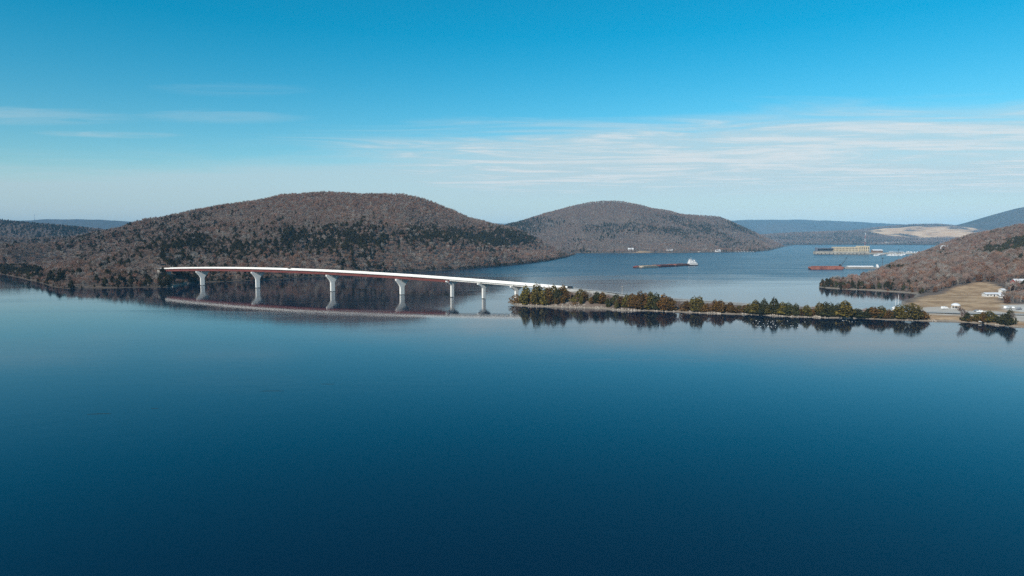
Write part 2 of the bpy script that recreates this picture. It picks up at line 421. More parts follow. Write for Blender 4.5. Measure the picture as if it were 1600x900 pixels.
class Land:
    def __init__(self, name, poly, ctrl, box, step, slope=0.6, amp=0.0, freq=0.01, mat_=None, seed=1, shore_z=1.0, masks=None, jag=3.0, gully=0.0, gtop=170.0):
        self.box = box; self.step = step
        x0, x1, y0, y1 = box
        nx = int((x1 - x0) / step) + 1; ny = int((y1 - y0) / step) + 1
        xs = x0 + np.arange(nx) * step; ys = y0 + np.arange(ny) * step
        X, Y = np.meshgrid(xs, ys)
        pts = []
        n = len(poly)
        for i in range(n):
            a = poly[i]; b = poly[(i + 1) % n]; L = math.hypot(b[0] - a[0], b[1] - a[1]); k = max(1, int(L / 120))
            for j in range(k):
                t = j / k; pts.append((a[0] + (b[0] - a[0]) * t, a[1] + (b[1] - a[1]) * t, shore_z))
        pts += [tuple(c) for c in ctrl]
        C = np.array(pts, float); sc = 1000.0
        D = np.sqrt((C[:, None, 0] - C[None, :, 0]) ** 2 + (C[:, None, 1] - C[None, :, 1]) ** 2) / sc
        A = np.zeros((len(C) + 1, len(C) + 1)); A[:-1, :-1] = -D; A[:-1, -1] = 1; A[-1, :-1] = 1
        w = np.linalg.solve(A + np.diag([1e-5] * len(C) + [0]), np.append(C[:, 2], 0))
        H = np.full(X.shape, w[-1])
        for (cx, cy, _), wk in zip(C, w[:-1]):
            H -= wk * np.sqrt((X - cx) ** 2 + (Y - cy) ** 2) / sc
        sdist = inside_dist(poly, X, Y) + jag * fbm(X / 22.0, Y / 22.0, seed + 9, 3)
        amp_k = np.clip(sdist / 150.0, 0, 1)
        H = H + amp * amp_k * fbm(X * freq, Y * freq, seed, 5)
        if gully:
            wx = X + 60 * fbm(X / 260, Y / 260, seed + 3, 2)
            H = H - gully * np.clip(sdist / 120.0, 0, 1) * np.clip(1.15 - H / gtop, 0, 1) * (0.5 - np.abs(fbm(wx / 210, Y / 620, seed + 4, 3)) * 1.6)
        land = np.minimum(np.maximum(H, 0.8), np.maximum(sdist, 0) * slope)
        self.H = np.where(sdist > 0, land, np.maximum(sdist * 0.35, -5.0))
        self.S = sdist; self.nx, self.ny = nx, ny
        keep = self.H > -4.9
        q = keep[:-1, :-1] | keep[1:, :-1] | keep[:-1, 1:] | keep[1:, 1:]
        jj, ii = np.nonzero(q); base = jj * nx + ii
        F = np.stack([base, base + 1, base + nx + 1, base + nx], 1)
        used = np.unique(F); remap = np.full(nx * ny, -1); remap[used] = np.arange(len(used))
        co = np.stack([X.ravel(), Y.ravel(), self.H.ravel()], 1)[used]; F = remap[F]
        me = bpy.data.meshes.new(name)
        me.vertices.add(len(co)); me.vertices.foreach_set('co', co.ravel())
        me.loops.add(F.size); me.loops.foreach_set('vertex_index', F.ravel())
        me.polygons.add(len(F)); me.polygons.foreach_set('loop_start', np.arange(len(F)) * 4)
        me.polygons.foreach_set('loop_total', np.full(len(F), 4)); me.update(calc_edges=True)
        me.polygons.foreach_set('use_smooth', np.ones(len(F), bool))
        me.materials.append(mat_ or M_wood_floor)
        self.masks = {}
        for nm, fn in (masks or {}).items():
            a = me.attributes.new(nm, 'FLOAT', 'POINT'); val = fn(X, Y, self.H); self.masks[nm] = val
            a.data.foreach_set('value', val.ravel()[used].astype(np.float32))
        self.obj = link_mesh(name, me); tag(self.obj, kind='structure')
    def _s(self, G, x, y):
        fx = (x - self.box[0]) / self.step; fy = (y - self.box[2]) / self.step
        i = int(min(max(fx, 0), self.nx - 2)); j = int(min(max(fy, 0), self.ny - 2)); fx -= i; fy -= j
        return (G[j, i] * (1 - fx) + G[j, i + 1] * fx) * (1 - fy) + (G[j + 1, i] * (1 - fx) + G[j + 1, i + 1] * fx) * fy
    def _sv(self, G, x, y):
        fx = (x - self.box[0]) / self.step; fy = (y - self.box[2]) / self.step
        i = np.clip(fx, 0, self.nx - 2).astype(int); j = np.clip(fy, 0, self.ny - 2).astype(int); fx = fx - i; fy = fy - j
        out = (G[j, i] * (1 - fx) + G[j, i + 1] * fx) * (1 - fy) + (G[j + 1, i] * (1 - fx) + G[j + 1, i + 1] * fx) * fy
        return np.where((fx > -1) & (fx < 2) & (fy > -1) & (fy < 2), out, -99.0)
    def z(self, x, y): return float(self._s(self.H, x, y))
    def s(self, x, y): return float(self._s(self.S, x, y))
    def mask(self, nm, x, y): return float(self._s(self.masks[nm], x, y))

# --- the bridge's line in plan and its height, used by the ground as well
PIER_PX = [(318, 445.5), (402, 450), (519.5, 455.5), (627.5, 461), (707, 464), (756, 466.5)]
_pp = [W(*p) for p in PIER_PX]
BR_K, BR_0 = np.polyfit([p.x for p in _pp], [p.y for p in _pp], 1)
BR_D = Vector((1, BR_K, 0)).normalized(); BR_N = Vector((-BR_D.y, BR_D.x, 0))     # along, and across away from the camera
def bridge_y(x): return BR_0 + BR_K * x
def x_at_px(px):
    q = (px - 800.0) / FOC                     # x = q * y on the line (pitch is small)
    k = q * math.cos(PITCH)
    x = k * BR_0 / (1 - k * BR_K)
    for _ in range(8):
        d = ray(px, 440); x = d.x / d.y * bridge_y(x)
    return x
_top = [(258, 418.6), (318, 417.8), (360, 418), (400, 418.6), (460, 420), (540, 423.6), (620, 428.2), (700, 434), (780, 440.4), (840, 445.2), (880, 448.4)]
_tx = [x_at_px(a) for a, _ in _top]
_tz = [P(a, b, bridge_y(x) - 6.0).z for (a, b), x in zip(_top, _tx)]
_zfit = np.polyfit(_tx, _tz, 3)
def deck_z(x): return float(np.polyval(_zfit, x)) - 1.07        # road level
X_LEFT = x_at_px(259.0); X_RIGHT = x_at_px(884.0)

# --- water
wm = MB(); wm.add([(-21000, -3500, 0), (21000, -3500, 0), (21000, 19500, 0), (-21000, 19500, 0)], [(0, 1, 2, 3)])
water = wm.build('water', M_water); tag(water, kind='structure')

# --- the big wooded hill behind the bridge
shoreA = [(-60, 424), (0, 428), (25, 433), (60, 441), (85, 449), (100, 451.5), (125, 450.5), (180, 450), (235, 449), (262, 449.5), (280, 446),
          (300, 442), (340, 440.5), (381, 439), (437, 436), (494, 432.5), (570, 429), (640, 425), (720, 421), (780, 416),
          (830, 411), (860, 407), (885, 402), (899, 398)]
polyA = [(-2900, 1250), (-1600, 1230)] + [tuple(W(*p)[:2]) for p in shoreA] + [(235, 2500), (100, 2950), (-500, 3250), (-1600, 3300), (-2900, 3000)]
TH = 9.0
ctrlA = [tuple(P(px, py, Y, TH)) for px, py, Y in (
    (-120, 400, 1650), (0, 390, 1600), (60, 379, 1650), (110, 373, 1750), (160, 366, 1820), (215, 356, 1900), (270, 343.5, 1900), (330, 331, 1900), (400, 313.5, 1900), (440, 301.5, 1900),
    (500, 297, 1900), (560, 300.5, 1900), (605, 302.5, 1900), (632, 302, 1890), (660, 312, 1900), (700, 327, 1930), (740, 341, 1970), (790, 357, 2020),
    (840, 366, 2080), (870, 376, 2130), (890, 389, 2200))]
for px, Y, z in ((500, 1080, 34), (560, 1130, 38), (640, 1200, 40), (720, 1290, 38), (780, 1420, 34), (440, 1050, 26), (600, 1400, 95), (500, 1450, 112), (400, 1400, 92),
                 (300, 1300, 62), (200, 1200, 34), (120, 1050, 18), (100, 850, 6), (240, 900, 18), (330, 1010, 25), (0, 1300, 14), (700, 1500, 82), (245, 890, 20)):
    ctrlA.append(((px - 800) / FOC * Y, Y, z))
for x, y, z in ((-560, 2600, 60), (-100, 2600, 45), (-1200, 2500, 50), (-2400, 2300, 40), (-2200, 1700, 30)):
    ctrlA.append((x, y, z))
ctrlA += [(X_LEFT - 4, bridge_y(X_LEFT) + 2, deck_z(X_LEFT) - 1.2), (X_LEFT + 6, bridge_y(X_LEFT) - 3, deck_z(X_LEFT) - 5), (X_LEFT - 30, bridge_y(X_LEFT - 30), deck_z(X_LEFT) - 0.6), (X_LEFT - 60, bridge_y(X_LEFT - 60), deck_z(X_LEFT) + 0.2), (X_LEFT - 12, bridge_y(X_LEFT) - 9, deck_z(X_LEFT) - 2.5)]
hillA = Land('hill_behind_bridge', polyA, ctrlA, (-2000, 300, 720, 3000), 11.0, 0.5, 14.0, 0.006, seed=3, gully=46.0, gtop=165.0)

# --- darker hill further up the left bank
polyA2 = [(-4500, 2750), (-2600, 2500), (-1700, 2650), (-1000, 3000), (-900, 3600), (-1600, 4200), (-4500, 4200)]
ctrlA2 = [tuple(P(px, py, Y, TH)) for px, py, Y in ((-200, 336, 3300), (-120, 338, 3300), (-60, 342, 3250), (0, 346, 3200), (50, 349, 3200), (100, 353, 3200), (150, 358.5, 3250), (190, 364, 3300), (240, 372, 3400))]
hillA2 = Land('hill_up_the_valley', polyA2, ctrlA2, (-4400, -900, 2450, 4200), 22.0, 0.5, 14.0, 0.004, seed=5)

# --- second hill across the river
shoreB = [(880, 396.5), (899, 395.6), (950, 395.8), (1011, 395.6), (1086, 395), (1140, 394.4), (1180, 393.6), (1203, 391.2), (1213, 388.5), (1226, 385.5), (1240, 383.5)]
polyB = [(-900, 3500), (-300, 2900)] + [tuple(W(*p)[:2]) for p in shoreB] + [(2100, 5600), (1000, 5800), (-900, 5200)]
ctrlB = [tuple(P(px, py, Y, 4.0)) for px, py, Y in (
    (700, 372, 3700), (740, 366, 3700), (790, 357, 3700), (850, 335, 3750), (900, 321, 3800), (925, 315.5, 3800), (945, 313.5, 3800), (965, 314, 3800), (985, 319, 3800), (1020, 327, 3850), (1060, 333.5, 3900),
    (1090, 336.5, 3950), (1130, 340, 4000), (1160, 344, 4000), (1180, 349, 4050), (1210, 361, 4150), (1232, 374, 4300))]
for px, Y, z in ((950, 2900, 55), (1050, 2950, 50), (1120, 3050, 45), (870, 3000, 60), (980, 2600, 6), (1110, 2680, 6), (1045, 2650, 9), (1180, 3200, 40)):
    ctrlB.append(((px - 800) / FOC * Y, Y, z))
ctrlB += [(500, 4900, 90), (1300, 4900, 60), (-300, 4500, 80)]
def lawnB(X, Y, H):
    d = ((X - 455) / 62.0) ** 2 + ((Y - 2575) / 48.0) ** 2
    d2 = ((X - 310) / 34.0) ** 2 + ((Y - 2545) / 26.0) ** 2
    return np.clip(1.6 - np.minimum(d, d2) - 0.9 * fbm(X / 15, Y / 15, 4, 2), 0, 1)
hillB = Land('hill_across_river', polyB, ctrlB, (-700, 2150, 2420, 5000), 17.0, 0.5, 11.0, 0.004, seed=8, gully=60.0, gtop=225.0, masks={'field': lawnB})

# --- right bank with the causeway and the field
near = [(798, 475), (806, 477), (820, 478.5), (850, 479.3), (890, 480.7), (940, 482.5), (965, 485.5), (992, 486.5), (1000, 485.2), (1040, 487), (1093, 489.5), (1130, 490.7), (1170, 491.5),
        (1210, 494), (1250, 495.5), (1290, 496.5), (1340, 497.3), (1370, 499), (1390, 500), (1455, 501.6), (1497, 502.8), (1514, 504.2), (1541, 505.4), (1550, 508), (1600, 512.5), (1660, 516)]
polyC = [tuple(W(*p)[:2]) for p in near] + [(560, 395), (1100, 360), (2100, 420), (2500, 2000), (2700, 4900), (1980, 3400), (1520, 2480), (1290, 2140), (945, 1625), (778, 1385),
        (612, 1125), (510, 965), (446, 893), (402, 858)]
polyC += [tuple(W(*p)[:2]) for p in ((1277, 448.5), (1290, 450), (1320, 452), (1350, 453), (1395, 456), (1432, 459), (1430, 464), (1412, 470), (1408, 476))]
polyC += [(322, 540), (300, 536), (272, 545), (245, 562), (205, 588), (165, 606), (120, 618), (75, 628), (35, 634), (5, 632), (-4, 616)]
road_pts = [(X_RIGHT, bridge_y(X_RIGHT), deck_z(X_RIGHT)), (75, bridge_y(75) + 1, deck_z(75) + 0.3), (110, 597, 7.4), (150, 583, 4.8), (195, 563, 3.4), (240, 537, 3.0), (280, 514, 3.0), (312, 501, 2.9), (350, 491, 2.9), (420, 476, 3.0), (560, 455, 3.2), (800, 430, 3.5)]
ctrlC = [tuple(P(px, py, Y, TH)) for px, py, Y in ((1430, 396, 2000), (1460, 384, 1900), (1490, 373, 1800), (1520, 364.5, 1700), (1560, 357, 1550), (1600, 350, 1450), (1680, 342, 1450), (1760, 338, 1450))]
ctrlC += [(X_RIGHT - 5, bridge_y(X_RIGHT) + 3, 7.5), (X_RIGHT - 14, bridge_y(X_RIGHT) + 7, 4.0), (10, bridge_y(10), 2.0)]
for x, y, z in road_pts[0:]:
    ctrlC += [(x + 3, y - 1, z - 0.25), (x + 3.5, y + 7, z - 0.35), (x - 0.5, y - 8, z - 0.35)]
for x, y, z in ((400, 560, 3.0), (380, 620, 3.0), (440, 640, 4.0), (500, 600, 4.2), (528, 711, 9), (470, 720, 6), (600, 650, 9), (520, 560, 3.6), (560, 830, 16), (640, 900, 25), (460, 850, 5), (420, 800, 4),
                (560, 1000, 8), (680, 1180, 9), (760, 1050, 34), (900, 1200, 48), (1000, 1100, 55), (700, 800, 26), (860, 800, 36), (900, 1500, 20), (800, 620, 12), (1300, 900, 70), (1800, 1500, 80),
                (2000, 2600, 60), (1500, 2200, 25), (2300, 3800, 60)):
    ctrlC.append((x, y, z))
fieldP = [tuple(W(px, py, 3.5)[:2]) for px, py in ((1408, 473), (1436, 462), (1470, 457), (1500, 451), (1528, 448), (1540, 449), (1560, 452), (1568, 460), (1562, 473), (1600, 476), (1700, 480), (1700, 516), (1600, 510), (1540, 503), (1460, 499), (1430, 492), (1412, 482))]
gravP = [tuple(W(px, py, 3)[:2]) for px, py in ((1425, 481), (1450, 476), (1480, 477), (1510, 483), (1545, 484), (1600, 490), (1700, 496), (1700, 505), (1600, 499), (1545, 493), (1450, 489))]
lotP = [tuple(W(px, py, 4)[:2]) for px, py in ((1566, 475), (1600, 474), (1660, 474), (1660, 486), (1600, 485), (1570, 482))]
def fieldC(X, Y, H):
    return np.clip(inside_dist(fieldP, X, Y) / 6.0 + 0.5 + 1.2 * fbm(X / 14, Y / 14, 2, 3), 0, 1)
def gravelC(X, Y, H):
    g = np.clip(inside_dist(gravP, X, Y) / 4.0 + 0.3 + 1.5 * fbm(X / 9, Y / 9, 6, 3), 0, 1) * 0.8
    g = np.maximum(g, np.clip(inside_dist(lotP, X, Y) / 3.0 + 0.5, 0, 1))
    d = np.full(X.shape, 1e9)
    for (ax, ay, _), (bx, by, _) in zip(road_pts[:-1], road_pts[1:]):
        dx, dy = bx - ax, by - ay; t = np.clip(((X - ax) * dx + (Y - ay) * dy) / (dx * dx + dy * dy), 0, 1)
        d = np.minimum(d, np.hypot(X - ax - t * dx, Y - ay - t * dy))
    emb = np.clip((15.0 - d) / 5.0 + fbm(X / 8, Y / 8, 5, 3), 0, 1) * np.clip((230 - X) / 40.0, 0, 1)
    emb2 = np.clip((8.5 - d) / 3.0, 0, 1)
    return np.maximum(np.maximum(g, emb), emb2)
bankC = Land('right_bank', polyC, ctrlC, (-20, 1300, 390, 2560), 6.0, 0.55, 3.0, 0.012, mat_=M_bank, seed=11, masks={'field': fieldC, 'gravel': gravelC}, jag=2.0)

# --- far country beyond the river bend
polyD = [(1500, 5700), (2100, 5250), (2600, 5350), (3300, 5100), (4600, 5000), (7500, 5200), (7500, 9200), (1500, 9200)]
ctrlD = [tuple(P(px, py, Y)) for px, py, Y in ((1180, 372, 6000), (1240, 368.5, 6000), (1290, 367, 6000), (1330, 364, 6100), (1350, 362.5, 6200), (1375, 367.5, 6200), (1390, 372, 6100), (1420, 374.5, 6000), (1480, 375, 5900), (1440, 373, 6300), (1500, 373, 6300),
                                               (1340, 361, 7600), (1365, 357, 7600), (1395, 353, 7600), (1430, 350.5, 7600), (1460, 350.5, 7600), (1490, 353.5, 7600), (1515, 358, 7600), (1545, 364, 7600), (1600, 364, 7600))]
def quarryD(X, Y, H):
    px = 800 + X / Y * FOC
    a = np.clip((px - 1352) / 14, 0, 1) * np.clip((1532 - px) / 16, 0, 1)
    b = np.clip((Y - 6330) / 60, 0, 1) * np.clip((7330 + (px < 1440) * 60 - Y) / 40, 0, 1)
    return a * b * np.clip(1.35 + 3.2 * fbm(X / 190, Y / 190, 3, 3), 0, 1)
landD = Land('far_lowland', polyD, ctrlD, (1400, 7400, 4950, 9000), 32.0, 0.4, 14.0, 0.0035, mat_=M_far, seed=21, masks={'quarry': quarryD}, jag=30)

def ridge(name, pts, Y, depth, amp, seed):
    """a long far ridge: crest line through the given points, falling to both sides"""
    q = [P(px, py, Y) for px, py in pts]
    xs = np.arange(q[0].x, q[-1].x, 120.0); zs = np.interp(xs, [p.x for p in q], [p.z for p in q])
    ts = np.linspace(-1, 1, 33)
    X, T = np.meshgrid(xs, ts); Z = np.tile(zs, (33, 1))
    prof = np.clip(1 - np.abs(T) ** 1.25, 0, 1)
    H = Z * prof + amp * prof * (1 - prof) * 4 * fbm(X / 900, T * 3, seed, 4) + amp * 0.12 * fbm(X / 140, T * 20, seed + 5, 3) * (prof > 0.02) - 2
    mb = MB(); n = len(xs)
    mb.v = [(float(X[j, i]), float(Y + T[j, i] * depth), float(H[j, i])) for j in range(33) for i in range(n)]
    mb.f = [(j * n + i, j * n + i + 1, (j + 1) * n + i + 1, (j + 1) * n + i) for j in range(32) for i in range(n - 1)]
    o = mb.build(name, M_far, smooth=True); tag(o, kind='structure')
ridge('far_ridge', [(-900, 352), (300, 353), (700, 350), (1100, 345), (1170, 343.5), (1215, 343), (1260, 343.5), (1320, 345.5), (1370, 348), (1420, 351), (1480, 354), (1700, 352), (2400, 350)], 12500, 2400, 90, 31)
ridge('far_ridge_left', [(-700, 352), (-200, 346), (-40, 344.5), (10, 345.5), (45, 344.5), (70, 342.5), (120, 342.5), (160, 343.3), (200, 345.5), (240, 349), (330, 356), (420, 366)], 10500, 1900, 80, 37)
ridge('far_ridge_right', [(1420, 368), (1460, 361), (1490, 354.5), (1520, 345.5), (1545, 338), (1575, 329.5), (1600, 322.5), (1650, 316), (1720, 314), (1900, 314), (2300, 318)], 7400, 1200, 50, 41)

# ------------------------------------------------------------------ trees
def make_bare(seed, height=13.0, spread=1.0, upright=0.5):
    r = random.Random(seed); tr = MB(); cr = MB()
    def perp(d):
        a = d.orthogonal().normalized(); b = d.cross(a); t = r.uniform(0, 2 * math.pi)
        return a * math.cos(t) + b * math.sin(t)
    def twigs(p, d, n, L):
        for _ in range(n):
            dd = (d * 0.6 + perp(d) * r.uniform(0.4, 1.1) + Vector((0, 0, 0.25))).normalized()
            l = L * r.uniform(0.6, 1.25); w = perp(dd) * 0.055; e = p + dd * l
            cr.add([p - w, p + w, e], [(0, 1, 2)])
            m = p + dd * (l * 0.45); d2 = (dd + perp(dd) * 0.8).normalized()
            cr.add([m - w * 0.7, m + w * 0.7, m + d2 * l * 0.6], [(0, 1, 2)])
    def grow(p, d, L, rad, lev):
        e = p + d * L
        (tr if lev < 2 else cr).tube(p, e, rad, rad * (0.6 if lev else 0.7), 5 if lev < 2 else 3, cap=False)
        if lev == 3:
            for k in range(3): twigs(p.lerp(e, 0.3 + 0.35 * k), d, 3, height * 0.095)
            return
        n = (6, 4, 4)[lev]
        for k in range(n):
            t = r.uniform(0.45, 1.0) if lev else r.uniform(0.5, 1.0)
            if k == 0: t = 1.0
            ang = r.uniform(0.35, 0.85) * spread
            dd = (d * math.cos(ang) + perp(d) * math.sin(ang) + Vector((0, 0, upright * 0.35))).normalized()
            if k == 0: dd = (d + perp(d) * 0.18).normalized()
            grow(p.lerp(e, t), dd, L * r.uniform(0.5, 0.68) if lev else height * r.uniform(0.22, 0.33), rad * (0.45 if k else 0.6), lev + 1)
    grow(Vector((0, 0, -0.3)), Vector((r.uniform(-.06, .06), r.uniform(-.06, .06), 1)).normalized(), height * 0.46, height * 0.014, 0)
    top = max(v[2] for v in cr.v); k = height / top
    for mb in (tr, cr): mb.v = [(x * k, y * k, z * k) for x, y, z in mb.v]
    return tr, cr

def make_ever(seed, height=12.0, width=7.0, kind='cedar', n=620):
    r = random.Random(seed); tr = MB(); cr = MB()
    tr.tube((0, 0, -0.4), (0, 0, height * 0.9), height * 0.016, height * 0.004, 6, cap=False)
    z0 = {'cedar': 0.05, 'oval': 0.12, 'pine': 0.30, 'shrub': 0.0}[kind]
    lob = [(r.uniform(0, 6.28), r.uniform(z0, 0.85), r.uniform(0.62, 1.26)) for _ in range(13)]
    leaders = [(0.0, 0.0, 1.0, 1.0)] + [(r.uniform(-.28, .28) * width, r.uniform(-.28, .28) * width, r.uniform(0.62, 0.9), r.uniform(0.5, 0.75)) for _ in range({'cedar': 2, 'oval': 4, 'pine': 1, 'shrub': 4}[kind])]
    def R(t, a):
        if kind == 'cedar': b = (1 - t) ** 0.72 * (0.55 + 0.45 * min(1, t / 0.16))
        elif kind == 'oval': b = math.sin(math.pi * min(1, (t * 0.9 + 0.1))) ** 0.65
        elif kind == 'pine': b = math.sin(math.pi * (0.12 + 0.88 * t)) ** 0.8 * (1.05 - 0.5 * t)
        else: b = math.sqrt(max(0, 1 - t * t))
        s = 1.0
        for (la, lt, lk) in lob:
            da = math.cos(a - la); g = math.exp(-((t - lt) / 0.16) ** 2) * max(0, da) ** 2
            s += (lk - 0.94) * g * 1.9
        return b * s
    for _ in range(9):                              # main limbs
        t = r.uniform(0.12, 0.75); a = r.uniform(0, 6.28); zz = height * (z0 + (1 - z0) * t); rr = R(t, a) * width / 2 * 0.8
        tr.tube((0, 0, zz * 0.92), (rr * math.cos(a), rr * math.sin(a), zz + rr * 0.25), height * 0.006, height * 0.002, 4, cap=False)
    for i in range(n):
        t = 1 - math.sqrt(r.random()) if kind == 'cedar' else r.random()
        t = min(0.995, t * 1.02); a = r.uniform(0, 2 * math.pi)
        rr = R(t, a) * width / 2 * math.sqrt(r.uniform(0.25, 1.0)) * (1.12 if r.random() < 0.12 else 1)
        lx, ly, lh, lw = leaders[0] if r.random() < 0.5 else r.choice(leaders)
        c = Vector((lx + rr * lw * math.cos(a), ly + rr * lw * math.sin(a), height * (z0 + (1 - z0) * t) * lh))
        out = Vector((math.cos(a), math.sin(a), r.uniform(-0.2, 0.9))).normalized()
        s = r.uniform(0.55, 1.1) * (0.47 + 0.037 * height) * (0.65 if t > 0.85 else 1)
        for k in range(2):
            ax = Vector((r.uniform(-1, 1), r.uniform(-1, 1), r.uniform(-1, 1))).normalized()
            d1 = (out * 0.9 + ax * 0.7).normalized(); d2 = d1.cross(ax + Vector((0.01, 0.02, 0))).normalized()
            tip = c + d1 * s
            cr.add([c - d2 * s * 0.42, c + d1 * s * 0.45 - d2 * s * 0.34, tip, c + d1 * s * 0.5 + d2 * s * 0.36, c + d2 * s * 0.4], [(0, 1, 2, 3, 4)])
    return tr, cr

bare_m = []
for i, (h, sp, up) in enumerate(((13.0, 1.0, 0.5), (14.5, 0.85, 0.8), (11.5, 1.15, 0.4), (13.0, 0.95, 0.6))):
    tr, cr = make_bare(100 + i, h, sp, up)
    bare_m.append((tr.mesh('trunk', M_bark), cr.mesh('crown', M_twig), h, tr, cr))
ever_m = {}
for kind, specs in (('cedar', ((12, 6.6), (12, 7.6), (12, 5.6), (12, 8.4))), ('oval', ((12, 9.0), (12, 8.0))), ('pine', ((12, 7.0), (12, 6.0))), ('shrub', ((4, 6.5), (4, 7.5)))):
    ever_m[kind] = []
    for i, (h, w) in enumerate(specs):
        tr, cr = make_ever(hash(kind) % 1 + 200 + i + len(kind) * 10, h, w, kind, 420 if kind == 'shrub' else 1000)
        ever_m[kind].append((tr.mesh('trunk', M_bark), cr.mesh('crown', M_ced_o), h, w, tr, cr))

def place_tree(name, tm, cm, tmat, cmat, loc, sx, sz, rz):
    o = empty(name, loc, rz); o.scale = (sx, sx, sz)
    for nm, me, mt in (('trunk', tm, tmat), ('crown', cm, cmat)):
        c = link_mesh(nm, me, o)
        if mt is not None and mt != me.materials[0]:
            c.material_slots[0].link = 'OBJECT'; c.material_slots[0].material = mt
    return o

# ------- forest candidates: x, y, z, proto index, scale
# protos: 0-3 grey bare, 4-5 russet bare, 6-7 pale bare, 8-9 hill evergreen (pine), 10-11 cedar, 12 oak holding dead leaves
def in_view(x, y, pad=60):
    px = 800 + x / y * FOC
    return -pad < px < 1600 + pad

cand = {'A': [], 'A2': [], 'B': [], 'C': []}
def scatter(key, land, step, box, pick, min_s=3.0, seed=1, zmin=0.6, n1=(120, 3), n2=(35, 6)):
    g = np.random.default_rng(seed); r = random.Random(seed); x0, x1, y0, y1 = box
    X, Y = np.meshgrid(np.arange(x0, x1, step), np.arange(y0, y1, step))
    X = (X + g.uniform(-.48, .48, X.shape) * step).ravel(); Y = (Y + g.uniform(-.48, .48, Y.shape) * step).ravel()
    px = 800 + X / Y * FOC
    S = land._sv(land.S, X, Y); Z = land._sv(land.H, X, Y)
    k = (px > -120) & (px < 1720) & (S > min_s) & (Z > zmin)
    X, Y, S, Z = X[k], Y[k], S[k], Z[k]
    E1 = fbm(X / n1[0], Y / n1[0], n1[1], 3); E2 = fbm(X / n2[0], Y / n2[0], n2[1], 3)
    for x, y, s_, z, e1, e2 in zip(X.tolist(), Y.tolist(), S.tolist(), Z.tolist(), E1.tolist(), E2.tolist()):
        p = pick(x, y, z, s_, r, e1, e2)
        if p is None: continue
        cand[key].append((x, y, z - 0.15, p[0], p[1], r.uniform(0, 6.28)))

def bare_pick(r, rus, pale):
    k = r.random()
    if k < rus: return r.choice((4, 5))
    if k < rus + pale: return r.choice((6, 7))
    return r.randrange(4)

def pickA(X, Y, z, s, r, e1, e2):
    px = 800 + X / Y * FOC
    if Y > 2080 and X > -600: return None
    if X > X_LEFT - 60 and -7.5 < Y - bridge_y(X) < 11: return None      # clear of the deck end
    e = e1 * 1.1 + e2 * 1.5
    bluff = 1.25 * math.exp(-((z - 50) / 26) ** 2) if 440 < px < 850 else math.exp(-((z - 45) / 40) ** 2) * 0.5
    ev = -0.25 + 0.95 * bluff + 0.55 * e - (0.8 if z > 125 else 0) + (0.15 if 250 < px < 600 else 0)
    if s < 28 and px < 275: ev += 0.6
    if s > 25 and s < 90 and px > 400: ev -= 0.35
    if r.random() < ev: return (r.choice((8, 9, 10, 8)), r.uniform(0.5, 1.05) * (1.1 if s < 28 and px < 275 else 1))
    if r.random() < 0.035: return (12, r.uniform(0.45, 0.8))
    rus = 0.15 + (0.45 if z > 115 else 0) + (0.25 if s < 70 else 0)
    return (bare_pick(r, rus, 0.16), r.uniform(0.5, 0.95) * (0.75 if s < 6 else 1))
scatter('A', hillA, 6.6, (-1950, 260, 740, 2950), pickA, 0.8, 1, zmin=0.35, n1=(140, 3), n2=(20, 6))

def pickA2(X, Y, z, s, r, e1, e2):
    e = e1 + e2 * 0.6
    if r.random() < 0.45 + 0.8 * e: return (r.choice((8, 9, 10)), r.uniform(0.9, 1.4))
    return (bare_pick(r, 0.2, 0.1), r.uniform(0.8, 1.2))
scatter('A2', hillA2, 14.0, (-2700, -1200, 2500, 3400), pickA2, 3.0, 2, n1=(160, 13), n2=(50, 16))

def pickB(X, Y, z, s, r, e1, e2):
    if hillB.mask('field', X, Y) > 0.35 and r.random() < 0.94: return None
    e = e1 * 1.3 + e2 * 0.6
    band = math.exp(-((z - 105) / 42) ** 2)
    ev = -0.22 + 0.7 * band + 0.7 * e - (0.7 if z > 170 else 0)
    if s < 16: ev += 0.2
    if r.random() < ev: return (r.choice((8, 9, 10)), r.uniform(0.6, 1.1))
    return (bare_pick(r, 0.2 + (0.4 if z > 150 else 0), 0.1), r.uniform(0.6, 1.0))
scatter('B', hillB, 10.0, (-200, 2000, 2450, 4250), pickB, 3.0, 3, n1=(260, 23), n2=(60, 26))

HOUSES_C = [(528, 711, 16), (448, 640, 24), (462, 655, 12), (470, 638, 14), P(1476, 389, 1500)[:2] + (16,) if False else (951, 1500, 20)]
def pickC(X, Y, z, s, r, e1, e2):
    if Y < 520 or X < 355: return None
    if bankC.mask('field', X, Y) > 0.3 or bankC.mask('gravel', X, Y) > 0.2: return None
    for hx, hy, hr in HOUSES_C:
        if math.hypot(X - hx, Y - hy) < hr or (abs(X / Y - hx / hy) * Y < hr * 0.7 and 0 < hy - Y < 30): return None
    if Y < 690 and X / Y < 0.69: return None
    e = e1 + e2 * 0.6
    ev = -0.1 + 0.8 * e + (0.25 if z > 40 else 0) + (0.7 if Y < 900 and X < 420 and s < 14 else 0) + (0.75 if 0.69 < X / Y < 0.77 and 1000 < Y < 1300 and e1 + 0.6 * e2 > 0.0 else 0)
    sc = r.uniform(0.55, 0.98) * (0.8 if X < 470 and Y < 980 else 1)
    if r.random() < ev: return (r.choice((8, 9, 10, 11)), sc)
    if r.random() < 0.06: return (12, sc * 0.9)
    return (bare_pick(r, 0.25, 0.14), sc)
scatter('C', bankC, 6.4, (355, 1500, 520, 2500), pickC, 1.2, 4, n1=(110, 33), n2=(30, 36))

